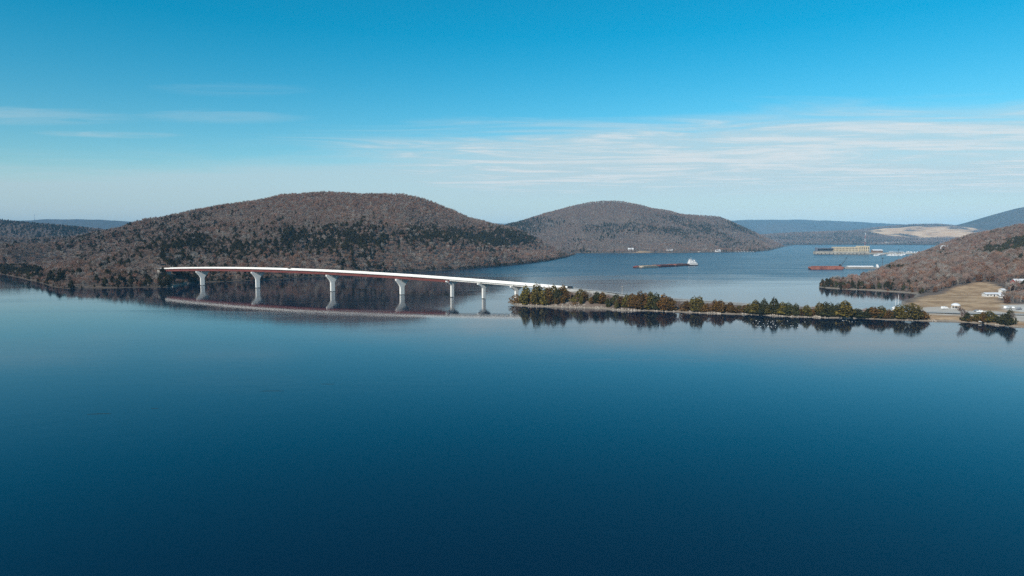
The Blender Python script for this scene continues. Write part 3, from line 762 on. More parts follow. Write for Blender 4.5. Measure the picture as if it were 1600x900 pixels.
def pick_edge(X, Y, z, s, r, e1, e2):
    if s > 7: return None
    if r.random() < 0.45: return (r.choice((10, 9, 12, 10)), r.uniform(0.22, 0.48))
    return (bare_pick(r, 0.35, 0.1), r.uniform(0.28, 0.5))
scatter('A', hillA, 3.6, (-1000, 240, 760, 2300), pick_edge, 0.25, 6, zmin=0.1)
def pick_edge_c(X, Y, z, s, r, e1, e2):
    if X < 355 or Y < 690 or s > 6 or r.random() < 0.25 or bankC.mask('field', X, Y) > 0.3: return None
    return pick_edge(X, Y, z, s, r, e1, e2)
scatter('C', bankC, 3.6, (355, 900, 690, 1600), pick_edge_c, 0.4, 7, zmin=0.2)
cand['D'] = []
def pickD(X, Y, z, s, r, e1, e2):
    if landD.mask('quarry', X, Y) > 0.25: return None
    if r.random() < 0.15 + 0.7 * e1 + 0.4 * e2: return (r.choice((8, 9, 10)), r.uniform(0.8, 1.2))
    return (bare_pick(r, 0.3, 0.1), r.uniform(0.8, 1.2))
scatter('D', landD, 15.0, (1900, 6200, 5000, 7750), pickD, 6.0, 5, n1=(240, 43), n2=(80, 46))

# ------- the nearest 300 of each kind stand as single trees, the rest are the woods
pool = [(t, k) for k in ('A', 'C') for t in cand[k]]
def near_key(e): return e[0][1] / e[0][4]
def seen(e): return in_view(e[0][0], e[0][1], -2)
# keep those with open sight: the first rows from the water or the field edge
def front(e):
    t, k = e
    if not seen(e): return False
    land = hillA if k == 'A' else bankC
    return land.s(t[0], t[1]) < 46 or land.s(t[0] * 0.97, t[1] * 0.97) < 12 or (k == 'C' and t[1] < 1000)
bares = sorted([e for e in pool if e[0][3] < 8 and front(e)], key=near_key)[:285]
evers = sorted([e for e in pool if 8 <= e[0][3] < 12 and front(e)], key=near_key)[:190]
oaks = sorted([e for e in pool if e[0][3] == 12 and front(e)], key=near_key)[:40]
single = set(id(e[0]) for e in bares + evers + oaks)

NB = len(bare_m)
def proto_parts(i):
    if i < 4: m = bare_m[i]; return m[0], m[1], m[2], M_bark, M_twig, m[3], m[4]
    if i < 6: m = bare_m[i - 4 + 1]; return m[0], m[1], m[2], M_bark, M_twigr, m[3], m[4]
    if i < 8: m = bare_m[i - 6]; return m[0], m[1], m[2], M_bark_pale, M_twigp, m[3], m[4]
    if i < 10: m = ever_m['pine'][i - 8]; return m[0], m[1], m[2], M_bark, M_pine, m[4], m[5]
    if i < 12: m = ever_m['cedar'][i - 10]; return m[0], m[1], m[2], M_bark, (M_pine if i == 10 else M_ced_d), m[4], m[5]
    m = ever_m['oval'][0]; return m[0], m[1], m[2], M_bark, M_oak, m[4], m[5]

LAB = {
    ('A', 'bare'): ('bare leafless tree at the edge of the wood on the big hill behind the bridge', 'bare trees edging the big hill'),
    ('C', 'bare'): ('bare leafless tree in the wood on the right bank beyond the causeway', 'bare trees on the right bank'),
    ('A', 'ever'): ('dark evergreen at the edge of the wood on the big hill behind the bridge', 'evergreens edging the big hill'),
    ('C', 'ever'): ('dark evergreen in the wood on the right bank beyond the causeway', 'evergreens on the right bank'),
    ('A', 'oak'): ('oak holding brown dead leaves among bare trees on the big hill', 'brown oaks on the big hill'),
    ('C', 'oak'): ('oak holding brown dead leaves among bare trees on the right bank', 'brown oaks on the right bank'),
}
for lst, kind, nm, cat in ((bares, 'bare', 'bare_tree', 'tree'), (evers, 'ever', 'evergreen_tree', 'tree'), (oaks, 'oak', 'oak_tree', 'tree')):
    for (t, k) in lst:
        a = proto_parts(t[3])
        o = place_tree(nm, a[0], a[1], a[3], a[4], (t[0], t[1], t[2]), t[4], t[4], t[5])
        lb, gr = LAB[(k, kind)]; tag(o, lb, cat, gr)

pcol = bpy.data.collections.new('forest_tree_kinds')
for i in range(13):
    a = proto_parts(i)
    mb = MB(); mb.add(a[5].v, a[5].f); nf = len(a[5].f); mb.add(a[6].v, a[6].f)
    me = mb.mesh('forest_tree', a[3]); me.materials.append(a[4])
    mi = np.zeros(len(me.polygons), np.int32); mi[nf:] = 1; me.polygons.foreach_set('material_index', mi)
    o = bpy.data.objects.new('forest_tree_' + 'abcdefghijklm'[i], me); pcol.objects.link(o)

def scatter_tree():
    ng = bpy.data.node_groups.new('forest_scatter', 'GeometryNodeTree')
    ng.interface.new_socket('Geometry', in_out='INPUT', socket_type='NodeSocketGeometry')
    ng.interface.new_socket('Geometry', in_out='OUTPUT', socket_type='NodeSocketGeometry')
    gi = ng.nodes.new('NodeGroupInput'); go = ng.nodes.new('NodeGroupOutput')
    ci = ng.nodes.new('GeometryNodeCollectionInfo'); ci.inputs[0].default_value = pcol
    ci.inputs['Separate Children'].default_value = True; ci.inputs['Reset Children'].default_value = True
    ip = ng.nodes.new('GeometryNodeInstanceOnPoints'); ip.inputs['Pick Instance'].default_value = True
    def at(nm, ty):
        a = ng.nodes.new('GeometryNodeInputNamedAttribute'); a.data_type = ty; a.inputs[0].default_value = nm; return a.outputs[0]
    L = ng.links
    L.new(gi.outputs[0], ip.inputs['Points']); L.new(ci.outputs[0], ip.inputs['Instance'])
    L.new(at('kind_index', 'INT'), ip.inputs['Instance Index'])
    rv = ng.nodes.new('FunctionNodeEulerToRotation'); L.new(at('turn', 'FLOAT_VECTOR'), rv.inputs[0]); L.new(rv.outputs[0], ip.inputs['Rotation'])
    L.new(at('size', 'FLOAT_VECTOR'), ip.inputs['Scale']); L.new(ip.outputs[0], go.inputs[0])
    return ng
NG = scatter_tree()
def forest(name, lst, label):
    me = bpy.data.meshes.new(name); n = len(lst)
    me.vertices.add(n); me.vertices.foreach_set('co', np.array([t[:3] for t in lst], float).ravel())
    a = me.attributes.new('kind_index', 'INT', 'POINT'); a.data.foreach_set('value', np.array([t[3] for t in lst], np.int32))
    a = me.attributes.new('turn', 'FLOAT_VECTOR', 'POINT'); a.data.foreach_set('vector', np.array([(0, 0, t[5]) for t in lst], np.float32).ravel())
    a = me.attributes.new('size', 'FLOAT_VECTOR', 'POINT'); a.data.foreach_set('vector', np.array([(t[4], t[4], t[4]) for t in lst], np.float32).ravel())
    o = link_mesh(name, me); md = o.modifiers.new('scatter', 'NODES'); md.node_group = NG
    tag(o, label, 'forest', kind='stuff')
    print(name, n)
forest('hillside_forest', [t for t in cand['A'] if id(t) not in single], 'grey-brown leafless forest with dark evergreens covering the big hill behind the bridge')
forest('valley_forest', cand['A2'], 'dark evergreen forest on the low hill at the far left edge')
forest('distant_forest', cand['B'], 'brown winter forest covering the second hill across the river')
forest('lowland_forest', cand['D'], 'hazy brown forest on the low land around the quarry')
forest('right_bank_forest', [t for t in cand['C'] if id(t) not in single], 'brown leafless forest on the right bank slope')

# ------- trees of the causeway, one by one: px, top, base, width px, kind, colour
CW = [
 (807,461,475,17,'shrub','r'),(821,446,477,13,'cedar','o'),(829,455,477,12,'cedar','r'),(837,443,477.5,13,'cedar','o'),(843,444,477,11,'cedar','d'),(850,449,478,14,'cedar','o'),(857,447,478,13,'cedar','r'),
 (865,444.5,477.5,13,'cedar','o'),(871,449,478,12,'cedar','d'),(880,445,477,12,'cedar','r'),(886,455,477,12,'oval','r'),(891,456,478,14,'bare','g'),(898,457,478,14,'bare','g'),(907,451,478,15,'cedar','o'),(914,454,478.5,13,'cedar','r'),
 (920,454,479,13,'bare','p'),(926,456,479.5,12,'bare','p'),(932,456,479.5,14,'cedar','d'),(941,456.5,480,12,'cedar','r'),(947,462,480,14,'oval','r'),(953,459,481,14,'bare','g'),(963,459,481,15,'oval','d'),(971,463,482,14,'oval','r'),(979,459.5,483,14,'cedar','o'),
 (988,460,483.5,14,'oval','r'),(1000,455,484,15,'cedar','r'),(1008,459,484,13,'oval','r'),(1016,456,484.5,14,'cedar','o'),(1014,468,485,12,'bare','p'),(1026,458,485,14,'cedar','d'),(1037,459.5,485.5,15,'oval','r'),(1046,464,486,14,'cedar','r'),
 (1055,470,486.5,13,'bare','p'),(1063,471,487,13,'bare','g'),(1073,469.5,487,12,'oval','r'),(1085,463.5,487.5,15,'cedar','o'),(1094,463,488,13,'cedar','o'),(1099,474,488.5,12,'oval','r'),(1108,475,489,12,'shrub','r'),(1117,468,488,13,'oval','r'),
 (1129,468.5,490,14,'oval','r'),(1141,472,488,11,'cedar','r'),(1146.5,479,490.3,13,'oval','r'),(1156,478,488.5,10,'oval','o'),(1166,477,490,12,'oval','r'),(1173,474,490.5,14,'oval','o'),(1180,469,490.5,15,'cedar','o'),(1188,474,491,14,'cedar','d'),(1193.5,466,491,13,'cedar','d'),
 (1202,475,491.5,13,'cedar','o'),(1209,464.5,492,15,'cedar','d'),(1222,472,492.5,14,'cedar','o'),(1231,472.5,493,13,'cedar','d'),(1239,480,493.5,12,'cedar','o'),(1245,474,494,13,'cedar','d'),(1253,482,494,10,'cedar','r'),(1262,476,494.5,13,'cedar','o'),(1269,482,494.5,11,'oval','r'),
 (1275,477,494.5,12,'bare','g'),(1282,472,495,15,'cedar','o'),(1291,472,495.2,15,'cedar','d'),(1299,473,495.5,14,'cedar','d'),(1312,474,495.8,13,'cedar','d'),(1322,470,496,21,'cedar','o'),(1330,477,496.2,14,'cedar','d'),(1344,482,496.8,16,'cedar','d'),(1354,487,497,14,'cedar','d'),
 (1361,482,497.5,14,'cedar','d'),(1370,479,498,16,'oval','r'),(1384,478,499,15,'cedar','o'),(1394,483,499.3,14,'cedar','r'),(1400,486,499.5,14,'cedar','d'),(1412,476,500,16,'cedar','o'),(1430,475,500,18,'oval','o'),(1440,483,500.5,14,'cedar','d'),(1447,484,500.8,15,'oval','r'),
 (1502,478,501.5,17,'bare','g'),(1508,484,502,13,'bare','g'),(1519,488,503.5,10,'cedar','d'),(1524,494,503.8,15,'shrub','r'),(1534,493,504,15,'shrub','r'),(1553,491,507.5,14,'oval','o'),(1562,487,508,15,'oval','r'),(1572,485,509,18,'oval','o'),(1581,490,509.5,14,'oval','d'),(1589,483,510,15,'cedar','d'),(1598,487,511,13,'bare','p')]
CW += [(1050,467,486.2,13,'cedar','r'),(1059,469,486.8,15,'bare','g'),(1067,470,487.1,15,'bare','p'),(1070,474,487,12,'shrub','r'),(1152,482,490,10,'shrub','r'),(1161,480,490,12,'bare','g')]
CW.sort(key=lambda c: c[0])
colour_word = {'r': 'rust-brown', 'o': 'olive-green', 'd': 'dark green'}
cmatk = {'r': M_ced_r, 'o': M_ced_o, 'd': M_ced_d}
rr = random.Random(5)
def ordinal(n): return '%d%s' % (n, 'th' if 10 <= n % 100 <= 20 else {1: 'st', 2: 'nd', 3: 'rd'}.get(n % 10, 'th'))
for i, (px, ty, by, wpx, kind, col) in enumerate(CW):
    g = W(px, by - 1.6, 1.2); gx, gy = g.x, g.y
    for _ in range(30):                              # stand on dry land
        if bankC.s(gx, gy) > 3.0 and bankC.z(gx, gy) > 0.9: break
        gy += 0.8
    gz = bankC.z(gx, gy)
    topz = P(px, ty, gy).z; H = max(2.5, (topz - gz) * 1.06); wid = wpx / FOC * gy * 1.45
    side = 'by the field' if px > 1500 else None
    if kind == 'oval' and rr.random() < 0.5: kind = 'cedar'
    if kind == 'bare':
        m = rr.choice(bare_m); s = H / m[2]
        o = place_tree('bare_tree', m[0], m[1], M_bark_pale if col == 'p' else M_bark, M_twigp if col == 'p' else M_twig, (gx, gy, gz - 0.1), s, s, rr.uniform(0, 6.28))
        what = 'pale leafless tree' if col == 'p' else 'grey leafless tree'
    else:
        m = rr.choice(ever_m[kind]); s = wid / m[3]
        o = place_tree('shrub' if kind == 'shrub' else 'cedar_tree', m[0], m[1], M_bark_pale if rr.random() < 0.25 else M_bark, cmatk[col], (gx, gy, gz - 0.1), s, H / m[2], rr.uniform(0, 6.28))
        what = colour_word[col] + (' low shrub' if kind == 'shrub' else ' rounded cedar' if kind == 'oval' else ' pointed cedar')
    tag(o, '%s on the causeway, %s front-row tree from the bridge' % (what, ordinal(i + 1)), 'shrub' if kind == 'shrub' else 'tree', 'front row of causeway trees')

# second row and brush behind it
n2 = 0
for i in range(150):
    px = rr.uniform(812, 1440) if i < 135 else rr.uniform(1552, 1600)
    if 1148 < px < 1168 or 1050 < px < 1070: continue
    by = float(np.interp(px, [p[0] for p in near], [p[1] for p in near])) - rr.uniform(3.2, 6.0)
    g = W(px, by, 2.0); gz = bankC.z(g.x, g.y)
    if bankC.s(g.x, g.y) < 4: continue
    kind = rr.choice(('cedar', 'oval', 'shrub', 'bare', 'shrub'))
    if kind == 'bare':
        m = rr.choice(bare_m); s = rr.uniform(4.5, 7.5) / m[2]
        o = place_tree('bare_tree', m[0], m[1], M_bark, M_twigr, (g.x, g.y, gz - 0.1), s, s, rr.uniform(0, 6.28)); what = 'small leafless tree'
    else:
        m = rr.choice(ever_m[kind]); H = rr.uniform(2.5, 4.0) if kind == 'shrub' else rr.uniform(4.5, 8.0); s = H / m[2]
        col = rr.choice('rrod' if px < 1170 else 'odd')
        o = place_tree('shrub' if kind == 'shrub' else 'cedar_tree', m[0], m[1], M_bark, cmatk[col], (g.x, g.y, gz - 0.1), s * rr.uniform(0.9, 1.1), s, rr.uniform(0, 6.28))
        what = 'low evergreen shrub' if kind == 'shrub' else 'small cedar'
    tag(o, what + ' growing behind the front row of causeway trees', 'shrub' if kind == 'shrub' else 'tree', 'undergrowth behind the causeway trees: ' + what)

#@@PART2@@
# ------------------------------------------------------------------ causeway road
def road_strip(name, pts, width, dz, mt, off=0.0, land=None, step=6.0):
    q = [Vector(p) for p in pts]; ps = []
    L = [0.0]
    for a, b in zip(q[:-1], q[1:]): L.append(L[-1] + (b - a).length)
    ss = np.arange(0, L[-1], step)
    xs = [np.interp(ss, L, [p[k] for p in q]) for k in range(3)]
    for k in range(2): pass
    ker = np.ones(5) / 5
    sm = [np.convolve(np.pad(x, 2, mode='edge'), ker, 'valid') for x in xs]
    c = [Vector((a, b, z)) for a, b, z in zip(*sm)]
    mb = MB()
    for i, p in enumerate(c):
        d = (c[min(i + 1, len(c) - 1)] - c[max(i - 1, 0)]); d.z = 0; d.normalize(); n = Vector((-d.y, d.x, 0))
        for k in (-1, 1):
            v = p + n * (off + k * width / 2); mb.v.append((v.x, v.y, v.z + dz))
    mb.f = [(2 * i, 2 * i + 1, 2 * i + 3, 2 * i + 2) for i in range(len(c) - 1)]
    mb.f = [f[::-1] for f in mb.f]
    return mb.build(name, mt)
rp = [(X_RIGHT, bridge_y(X_RIGHT), deck_z(X_RIGHT) + 0.02)] + [(x, y, z + 0.12) for x, y, z in road_pts[1:]]
road = road_strip('road', rp, 9.5, 0.0, mat('pale_road', (0.36, 0.35, 0.33), 0.9, 0.1, 0.3)); tag(road, kind='structure')
for nm, off, w, mt in (('centre_line', 0.0, 0.25, M_yel), ('edge_line', 4.2, 0.2, M_mark), ('edge_line', -4.2, 0.2, M_mark)):
    o = road_strip(nm, rp, w, 0.006, mt, off); o.parent = road

zl = deck_z(X_LEFT)
ap = road_strip('approach_road', [(X_LEFT + 0.1, bridge_y(X_LEFT + 0.1), zl + 0.02), (X_LEFT - 22, bridge_y(X_LEFT - 22) + 1, max(zl, hillA.z(X_LEFT - 22, bridge_y(X_LEFT - 22)) + 0.3)), (X_LEFT - 60, bridge_y(X_LEFT - 60) + 5, hillA.z(X_LEFT - 60, bridge_y(X_LEFT - 60) + 5) + 0.6), (X_LEFT - 110, bridge_y(X_LEFT - 110) + 24, hillA.z(X_LEFT - 110, bridge_y(X_LEFT - 110) + 24) + 0.6)], 9.5, 0.0, MATS['pale_road'])
tag(ap, kind='structure')
for i in range(9):                                   # evergreens and bare trees screening the end of the deck
    x = X_LEFT - 20 + i * 4.2; y = bridge_y(x) - 11 - (i % 3) * 4.5; z = hillA.z(x, y)
    a = proto_parts((10, 2, 8, 6, 10, 1, 11, 3, 8)[i]); k = (0.62, 0.6, 0.66, 0.55, 0.5, 0.5, 0.42, 0.42, 0.36)[i]
    o = place_tree('bare_tree' if a[4] in (M_twig, M_twigp) else 'evergreen_tree', a[0], a[1], a[3], a[4], (x, y, z - 0.2), k, k, i * 1.3)
    tag(o, ('bare' if a[4] in (M_twig, M_twigp) else 'dark evergreen') + ' tree screening the far end of the bridge, %s from the left' % ordinal(i + 1), 'tree', 'trees at the far bridge end')
# ------------------------------------------------------------------ bridge
bridge = empty('road_bridge', (X_LEFT, bridge_y(X_LEFT), 0))
tag(bridge, 'long white concrete road bridge with red steel girders crossing the lake', 'bridge')
B0 = Vector((X_LEFT, bridge_y(X_LEFT), 0))
def bpos(x, across=0.0, z=0.0):
    v = Vector((x, bridge_y(x), 0)) + BR_N * across
    return Vector((v.x - B0.x, v.y - B0.y, z))
def bridge_loft(name, x0, x1, prof, mt, parent=bridge, n=None, zf=deck_z):
    """prof: outline points (across, height from road level)"""
    n = n or max(2, int((x1 - x0) / 9) + 1); secs = []
    for x in np.linspace(x0, x1, n):
        z = zf(x); secs.append([bpos(x, a, z + h) for a, h in prof])
    return MB().loft(secs).build(name, mt, parent)
HW = 6.4
GD = 3.1            # depth of the steel girders
deck = bridge_loft('deck', X_LEFT, X_RIGHT, [(-HW, -0.30), (HW, -0.30), (HW, -0.04), (0, 0.06), (-HW, -0.04)], mat('deck_concrete', (0.50, 0.49, 0.46), 0.85, 0.08, 0.2))
for a, mt in ((0.0, M_yel),):
    bridge_loft('centre_line', X_LEFT, X_RIGHT, [(-0.12, 0.062), (0.12, 0.062), (0.12, 0.068), (-0.12, 0.068)], mt, deck)
for sgn in (-1, 1):
    o = HW * sgn; i = -sgn
    prof = [(o + 0.03 * sgn, -0.33), (o + 0.03 * sgn, 1.07), (o + i * 0.26, 1.07), (o + i * 0.33, 0.30), (o + i * 0.44, 0.08), (o + i * 0.44, -0.02)]
    bridge_loft('barrier', X_LEFT, X_RIGHT, prof if sgn > 0 else prof[::-1], M_barrier)
pier_x = [p.x for p in _pp] + [x_at_px(807)]
spans = [X_LEFT] + pier_x + [X_RIGHT]
ROUT = []
for k in range(len(spans) - 1):
    a, b = spans[k], spans[k + 1]
    steel = k < 5
    if steel:
        D = GD
        for y0 in (-4.9, -1.65, 1.65, 4.9):
            prof = [(y0 - 0.28, -0.31 - D), (y0 + 0.28, -0.31 - D), (y0 + 0.28, -0.25 - D), (y0 + 0.04, -0.25 - D), (y0 + 0.04, -0.37), (y0 + 0.28, -0.37), (y0 + 0.28, -0.31), (y0 - 0.28, -0.31), (y0 - 0.28, -0.37), (y0 - 0.04, -0.37), (y0 - 0.04, -0.25 - D), (y0 - 0.28, -0.25 - D)]
            bridge_loft('steel_girder', a + 0.05, b - 0.05, prof, M_red)
    else:
        D = 1.35
        for y0 in (-5.0, -2.5, 0.0, 2.5, 5.0):
            prof = [(y0 - 0.35, -0.31 - D), (y0 + 0.35, -0.31 - D), (y0 + 0.35, -0.05 - D), (y0 + 0.1, 0.12 - D), (y0 + 0.1, -0.55), (y0 + 0.45, -0.42), (y0 + 0.45, -0.31), (y0 - 0.45, -0.31), (y0 - 0.45, -0.42), (y0 - 0.1, -0.55), (y0 - 0.1, 0.12 - D), (y0 - 0.35, -0.05 - D)]
            bridge_loft('concrete_beam', a + 0.3, b - 0.3, prof, M_beam)
PI_N = Vector((0.79, 0.613, 0)); PI_D = Vector((0.613, -0.79, 0))     # the piers stand along the current, askew to the deck
def make_pier(x, big):
    zt = deck_z(x) - 0.31 - (GD if big else 1.35) - 0.14
    cw = 2.4 if big else 1.8; th = 1.25 if big else 1.05; tipw = 7.3; arm = 1.7 if big else 1.2; fl = min(7.2 if big else 3.8, zt - 3.0)
    up = []                                        # half outline of the flare
    for i in range(9):
        t = i / 8.0; up.append((cw + (tipw - cw) * (1 - math.cos(t * math.pi / 2)) ** 0.9, zt - arm - fl * (1 - math.sin(t * math.pi / 2) ** 1.0) * 1.0))
    up = [(cw + (tipw - cw) * (t / 8.0) ** 1.4, zt - arm - fl * (1 - t / 8.0)) for t in range(9)]
    def block(zs):
        secs = []
        for (w, z) in zs:
            c = 0.35
            ring = [(-w + c, -th), (w - c, -th), (w, -th + c), (w, th - c), (w - c, th), (-w + c, th), (-w, th - c), (-w, -th + c)]
            secs.append([Vector((0, 0, z)) + PI_N * a + PI_D * b for a, b in ring])
        return secs
    root = Vector((x - B0.x, bridge_y(x) - B0.y, 0))
    gz = max(-3.0, -3.0)
    col = MB().loft(block([(cw, -3.0), (cw, up[0][1])])).build('pier', M_pier, bridge, loc=root)
    MB().loft(block([(cw + 0.003, up[0][1] + 0.002)] + up[1:] + [(tipw, zt)])).build('pier_cap', M_pier, col)
    MB().loft(block([(cw + 0.05, -1.0), (cw + 0.05, 0.55)])).build('water_stain', M_stain, col)
    for a in ((-4.9, -1.65, 1.65, 4.9) if big else (-5.0, -2.5, 0.0, 2.5, 5.0)):
        mb = MB(); c = PI_N * (a / 0.91); ang = math.atan2(BR_D.y, BR_D.x); mb.box((c.x, c.y, zt + 0.072), (1.0, 0.7, 0.14), ang); mb.build('bearing', M_dsteel, col)
for k, x in enumerate(pier_x): make_pier(x, k < 4)
ang = math.atan2(BR_D.y, BR_D.x)
for x, sgn, hgt, dg in ((X_LEFT, 1, 6.5, GD + 0.32), (X_RIGHT, -1, 6.0, 1.68)):
    p = bpos(x + sgn * 0.3, 0, 0); z1 = deck_z(x) - dg
    ab = MB().box((p.x, p.y, z1 - hgt / 2), (2.2, 13.4, hgt), ang).build('abutment', M_conc, bridge)
    for sd_ in (-1, 1):
        c = bpos(x - sgn * 3.2, 6.55 * sd_, 0)
        MB().box((c.x, c.y, z1 - 0.4), (6.0, 0.45, 4.4), ang).build('wing_wall', mat('weathered_concrete', (0.30, 0.28, 0.25), 0.9, 0.2, 0.3), ab)

# ------------------------------------------------------------------ riprap
def rocks(name, pts, label):
    r = random.Random(9); mb = MB()
    for (x, y, z, s) in pts:
        o = len(mb.v)
        a = r.uniform(0, 6.28); ca, sa = math.cos(a), math.sin(a)
        for dz in (-0.5, 0.45):
            for dx, dy in ((-.6, -.5), (.6, -.5), (.6, .5), (-.6, .5)):
                k = s * r.uniform(0.7, 1.2) * (1 if dz < 0 else 0.72)
                u, v = dx * k, dy * k; mb.v.append((x + u * ca - v * sa, y + u * sa + v * ca, z + dz * s * r.uniform(0.75, 1.2)))
        mb.f += [tuple(i + o for i in f) for f in ((0, 3, 2, 1), (4, 5, 6, 7), (0, 1, 5, 4), (1, 2, 6, 5), (2, 3, 7, 6), (3, 0, 4, 7))]
    ob = mb.build(name, M_rock); tag(ob, label, 'rocks', kind='stuff'); return ob
rk = []; r9 = random.Random(31)
nw = [W(*p) for p in near]
for a, b in zip(nw[:-1], nw[1:]):
    L = (b - a).length; d = (b - a).normalized(); n = Vector((-d.y, d.x, 0)); n = n if n.y > 0 else -n
    px_mid = 800 + (a.x + b.x) / (a.y + b.y) * FOC
    wide = 5.5 if px_mid < 1000 else 3.6 if px_mid < 1400 else 2.6
    for k in range(int(L * (4.0 if px_mid < 1400 else 2.0))):
        p = a + d * r9.uniform(0, L) + n * (r9.uniform(-3.5, wide + 2.0))
        s_ = bankC.s(p.x, p.y)
        gap = float(fbm(np.array([p.x / 11.0]), np.array([p.y / 11.0]), 77, 2)[0]) + (0.25 if px_mid < 1000 else -0.02)
        if s_ < -1.0 or s_ > wide * (0.55 + 1.3 * gap) or gap < -0.12: continue
        rk.append((p.x, p.y, max(bankC.z(p.x, p.y), -0.25) + 0.05, r9.choice((0.4, 0.5, 0.6, 0.8, 1.1))))
rocks('causeway_riprap', rk, 'pale grey riprap boulders lining the near shore of the causeway')
rk = []
c0 = W(270, 447.5)
for k in range(420):
    x = c0.x + r9.uniform(-16, 16); y = c0.y + r9.uniform(-8, 46)
    if hillA.s(x, y) > -1 and hillA.z(x, y) < 12 and abs(x - c0.x) < 12 - 0.12 * (y - c0.y):
        rk.append((x, y, max(hillA.z(x, y), 0) + 0.3, r9.uniform(0.9, 2.2)))
rocks('abutment_riprap', rk, 'pale boulder slope at the waterline below the far bridge end')

# ------------------------------------------------------------------ vehicles
def make_car(name, loc, rz, paint, body='sedan'):
    o = empty(name, loc, rz)
    if body == 'pickup': out = [(-2.7, 0.45), (2.7, 0.45), (2.75, 0.95), (1.2, 1.1), (0.75, 1.75), (-0.6, 1.8), (-0.75, 1.15), (-2.7, 1.15)]
    elif body == 'van': out = [(-2.6, 0.4), (2.6, 0.4), (2.6, 1.0), (1.9, 1.3), (1.3, 2.1), (-2.5, 2.15), (-2.65, 1.0)]
    else: out = [(-2.2, 0.4), (2.2, 0.4), (2.25, 0.8), (1.1, 0.95), (0.45, 1.45), (-1.0, 1.48), (-1.7, 1.0), (-2.25, 0.95)]
    MB().prism(out, -0.9, 0.9).build('body', paint, o)
    top = max(z for _, z in out)
    for sy in (-1, 1):
        MB().box((-0.2 if body != 'van' else 0.4, sy * 0.905, top - 0.28), (1.1, 0.012, 0.3)).build('window', M_glass, o)
        for sx in (-1.4, 1.45):
            mb = MB(); mb.tube((sx, sy * 0.72, 0.34), (sx, sy * 0.94, 0.34), 0.34, 0.34, 10); mb.build('wheel', M_tyre, o)
    fx = {'pickup': 0.98, 'van': 1.62, 'sedan': 0.8}[body]
    mb = MB(); mb.add([(fx + 0.34, -0.7, top - 0.55), (fx + 0.34, 0.7, top - 0.55), (fx - 0.12, 0.65, top - 0.08), (fx - 0.12, -0.65, top - 0.08)], [(0, 1, 2, 3)])
    mb.build('windscreen', M_glass, o)
    for sy in (-1, 1): MB().box((out[2][0] + 0.01, sy * 0.65, out[2][1] - 0.12), (0.06, 0.35, 0.16)).build('headlight', M_white, o)
    return o
M_carw = mat('car_white', (0.78, 0.78, 0.77), 0.25, 0.03, 1.0, spec=0.5)
M_card = mat('car_dark', (0.025, 0.027, 0.032), 0.25, 0.1, 1.0, spec=0.5)
M_carg = mat('car_grey', (0.22, 0.23, 0.25), 0.3, 0.1, 1.0, spec=0.5)
x = x_at_px(456); v = bpos(x, -3.2) + B0
tag(make_car('pickup_truck', (v.x, v.y, deck_z(x) + 0.02), ang, M_card, 'pickup'), 'dark pickup truck driving along the bridge between the second and third piers', 'truck')
x = x_at_px(891); g = Vector((x, bridge_y(x) + 0.5, 0))
tag(make_car('van', (x, bridge_y(x) - 2.2, deck_z(x) + 0.14), ang, M_card, 'van'), 'dark van on the causeway road just off the bridge end', 'van')

def gp(px, py, land=bankC):
    d = ray(px, py); t = 350.0
    while t < 6000:
        x, y, z = d.x * t, d.y * t, CAM_H + d.z * t
        if land.s(x, y) > 0.5 and z <= land.z(x, y): break
        t += 0.5
    return Vector((x, y, land.z(x, y)))
for px, py, nm, pm, bd, rz, lb in (
    (1476, 483, 'van', M_carw, 'van', 0.2, 'white van parked on the gravel beside the round-roofed pavilion'),
    (1573, 482.5, 'van', M_carw, 'van', 0.5, 'white van at the field end of the pale parking lot'),
    (1582, 482, 'sedan', M_carw, 'sedan', 1.2, 'white car parked between the van and the frame edge'),
    (1592, 484, 'pickup_truck', M_carg, 'pickup', 0.4, 'grey pickup in the pale parking lot by the frame edge'),
    (1527, 487, 'sedan', M_carg, 'sedan', -0.2, 'grey car on the shore road near the leafless shrubs'),
    (1532, 488.2, 'pickup_truck', M_carw, 'pickup', -0.2, 'white pickup on the shore road near the leafless shrubs')):
    tag(make_car(nm, gp(px, py), rz, pm, bd), lb, 'car' if nm == 'sedan' else nm.split('_')[0])

# ------------------------------------------------------------------ houses
def make_house(name, loc, rz, w, d, h, rh, wm_, rm_, wins=3, chimney=False):
    o = empty(name, loc, rz)
    MB().prism([(-d / 2, -1.2), (d / 2, -1.2), (d / 2, h), (0, h + rh), (-d / 2, h)], -w / 2, w / 2).build('wall', wm_, o)
    t = 0.22; e = 0.6; k = rh / (d / 2)
    rf = MB().prism([(-d / 2 - e, h - e * k + 0.01), (0, h + rh + 0.01), (d / 2 + e, h - e * k + 0.01), (d / 2 + e, h - e * k + t), (0, h + rh + t + 0.05), (-d / 2 - e, h - e * k + t)], -w / 2 - e, w / 2 + e).build('roof', rm_, o)
    # the long side that faces the camera is x = -d/2 after the turn below
    for i in range(wins):
        y = -w / 2 + w * (i + 0.5) / wins
        if i == wins // 2:
            MB().box((-d / 2 - 0.02, y, 1.05), (0.08, 1.1, 2.1)).build('door', M_dsteel, o)
        else:
            wn = MB().box((-d / 2 - 0.02, y, h * 0.55), (0.08, w / wins * 0.45, h * 0.38)).build('window', M_glass, o)
            MB().box((-d / 2 - 0.06, y, h * 0.36 - 0.05), (0.16, w / wins * 0.55, 0.1)).build('sill', M_white, wn)
    if chimney: MB().box((d * 0.2, w * 0.28, h + rh * 0.8), (0.9, 0.9, 2.0)).build('chimney', M_red, rf)
    return o
M_roofw = mat('metal_roof_white', (0.64, 0.65, 0.66), 0.4, 0.05, 0.3)
M_roofg = mat('shingle_roof_grey', (0.16, 0.155, 0.15), 0.85, 0.2, 0.8)
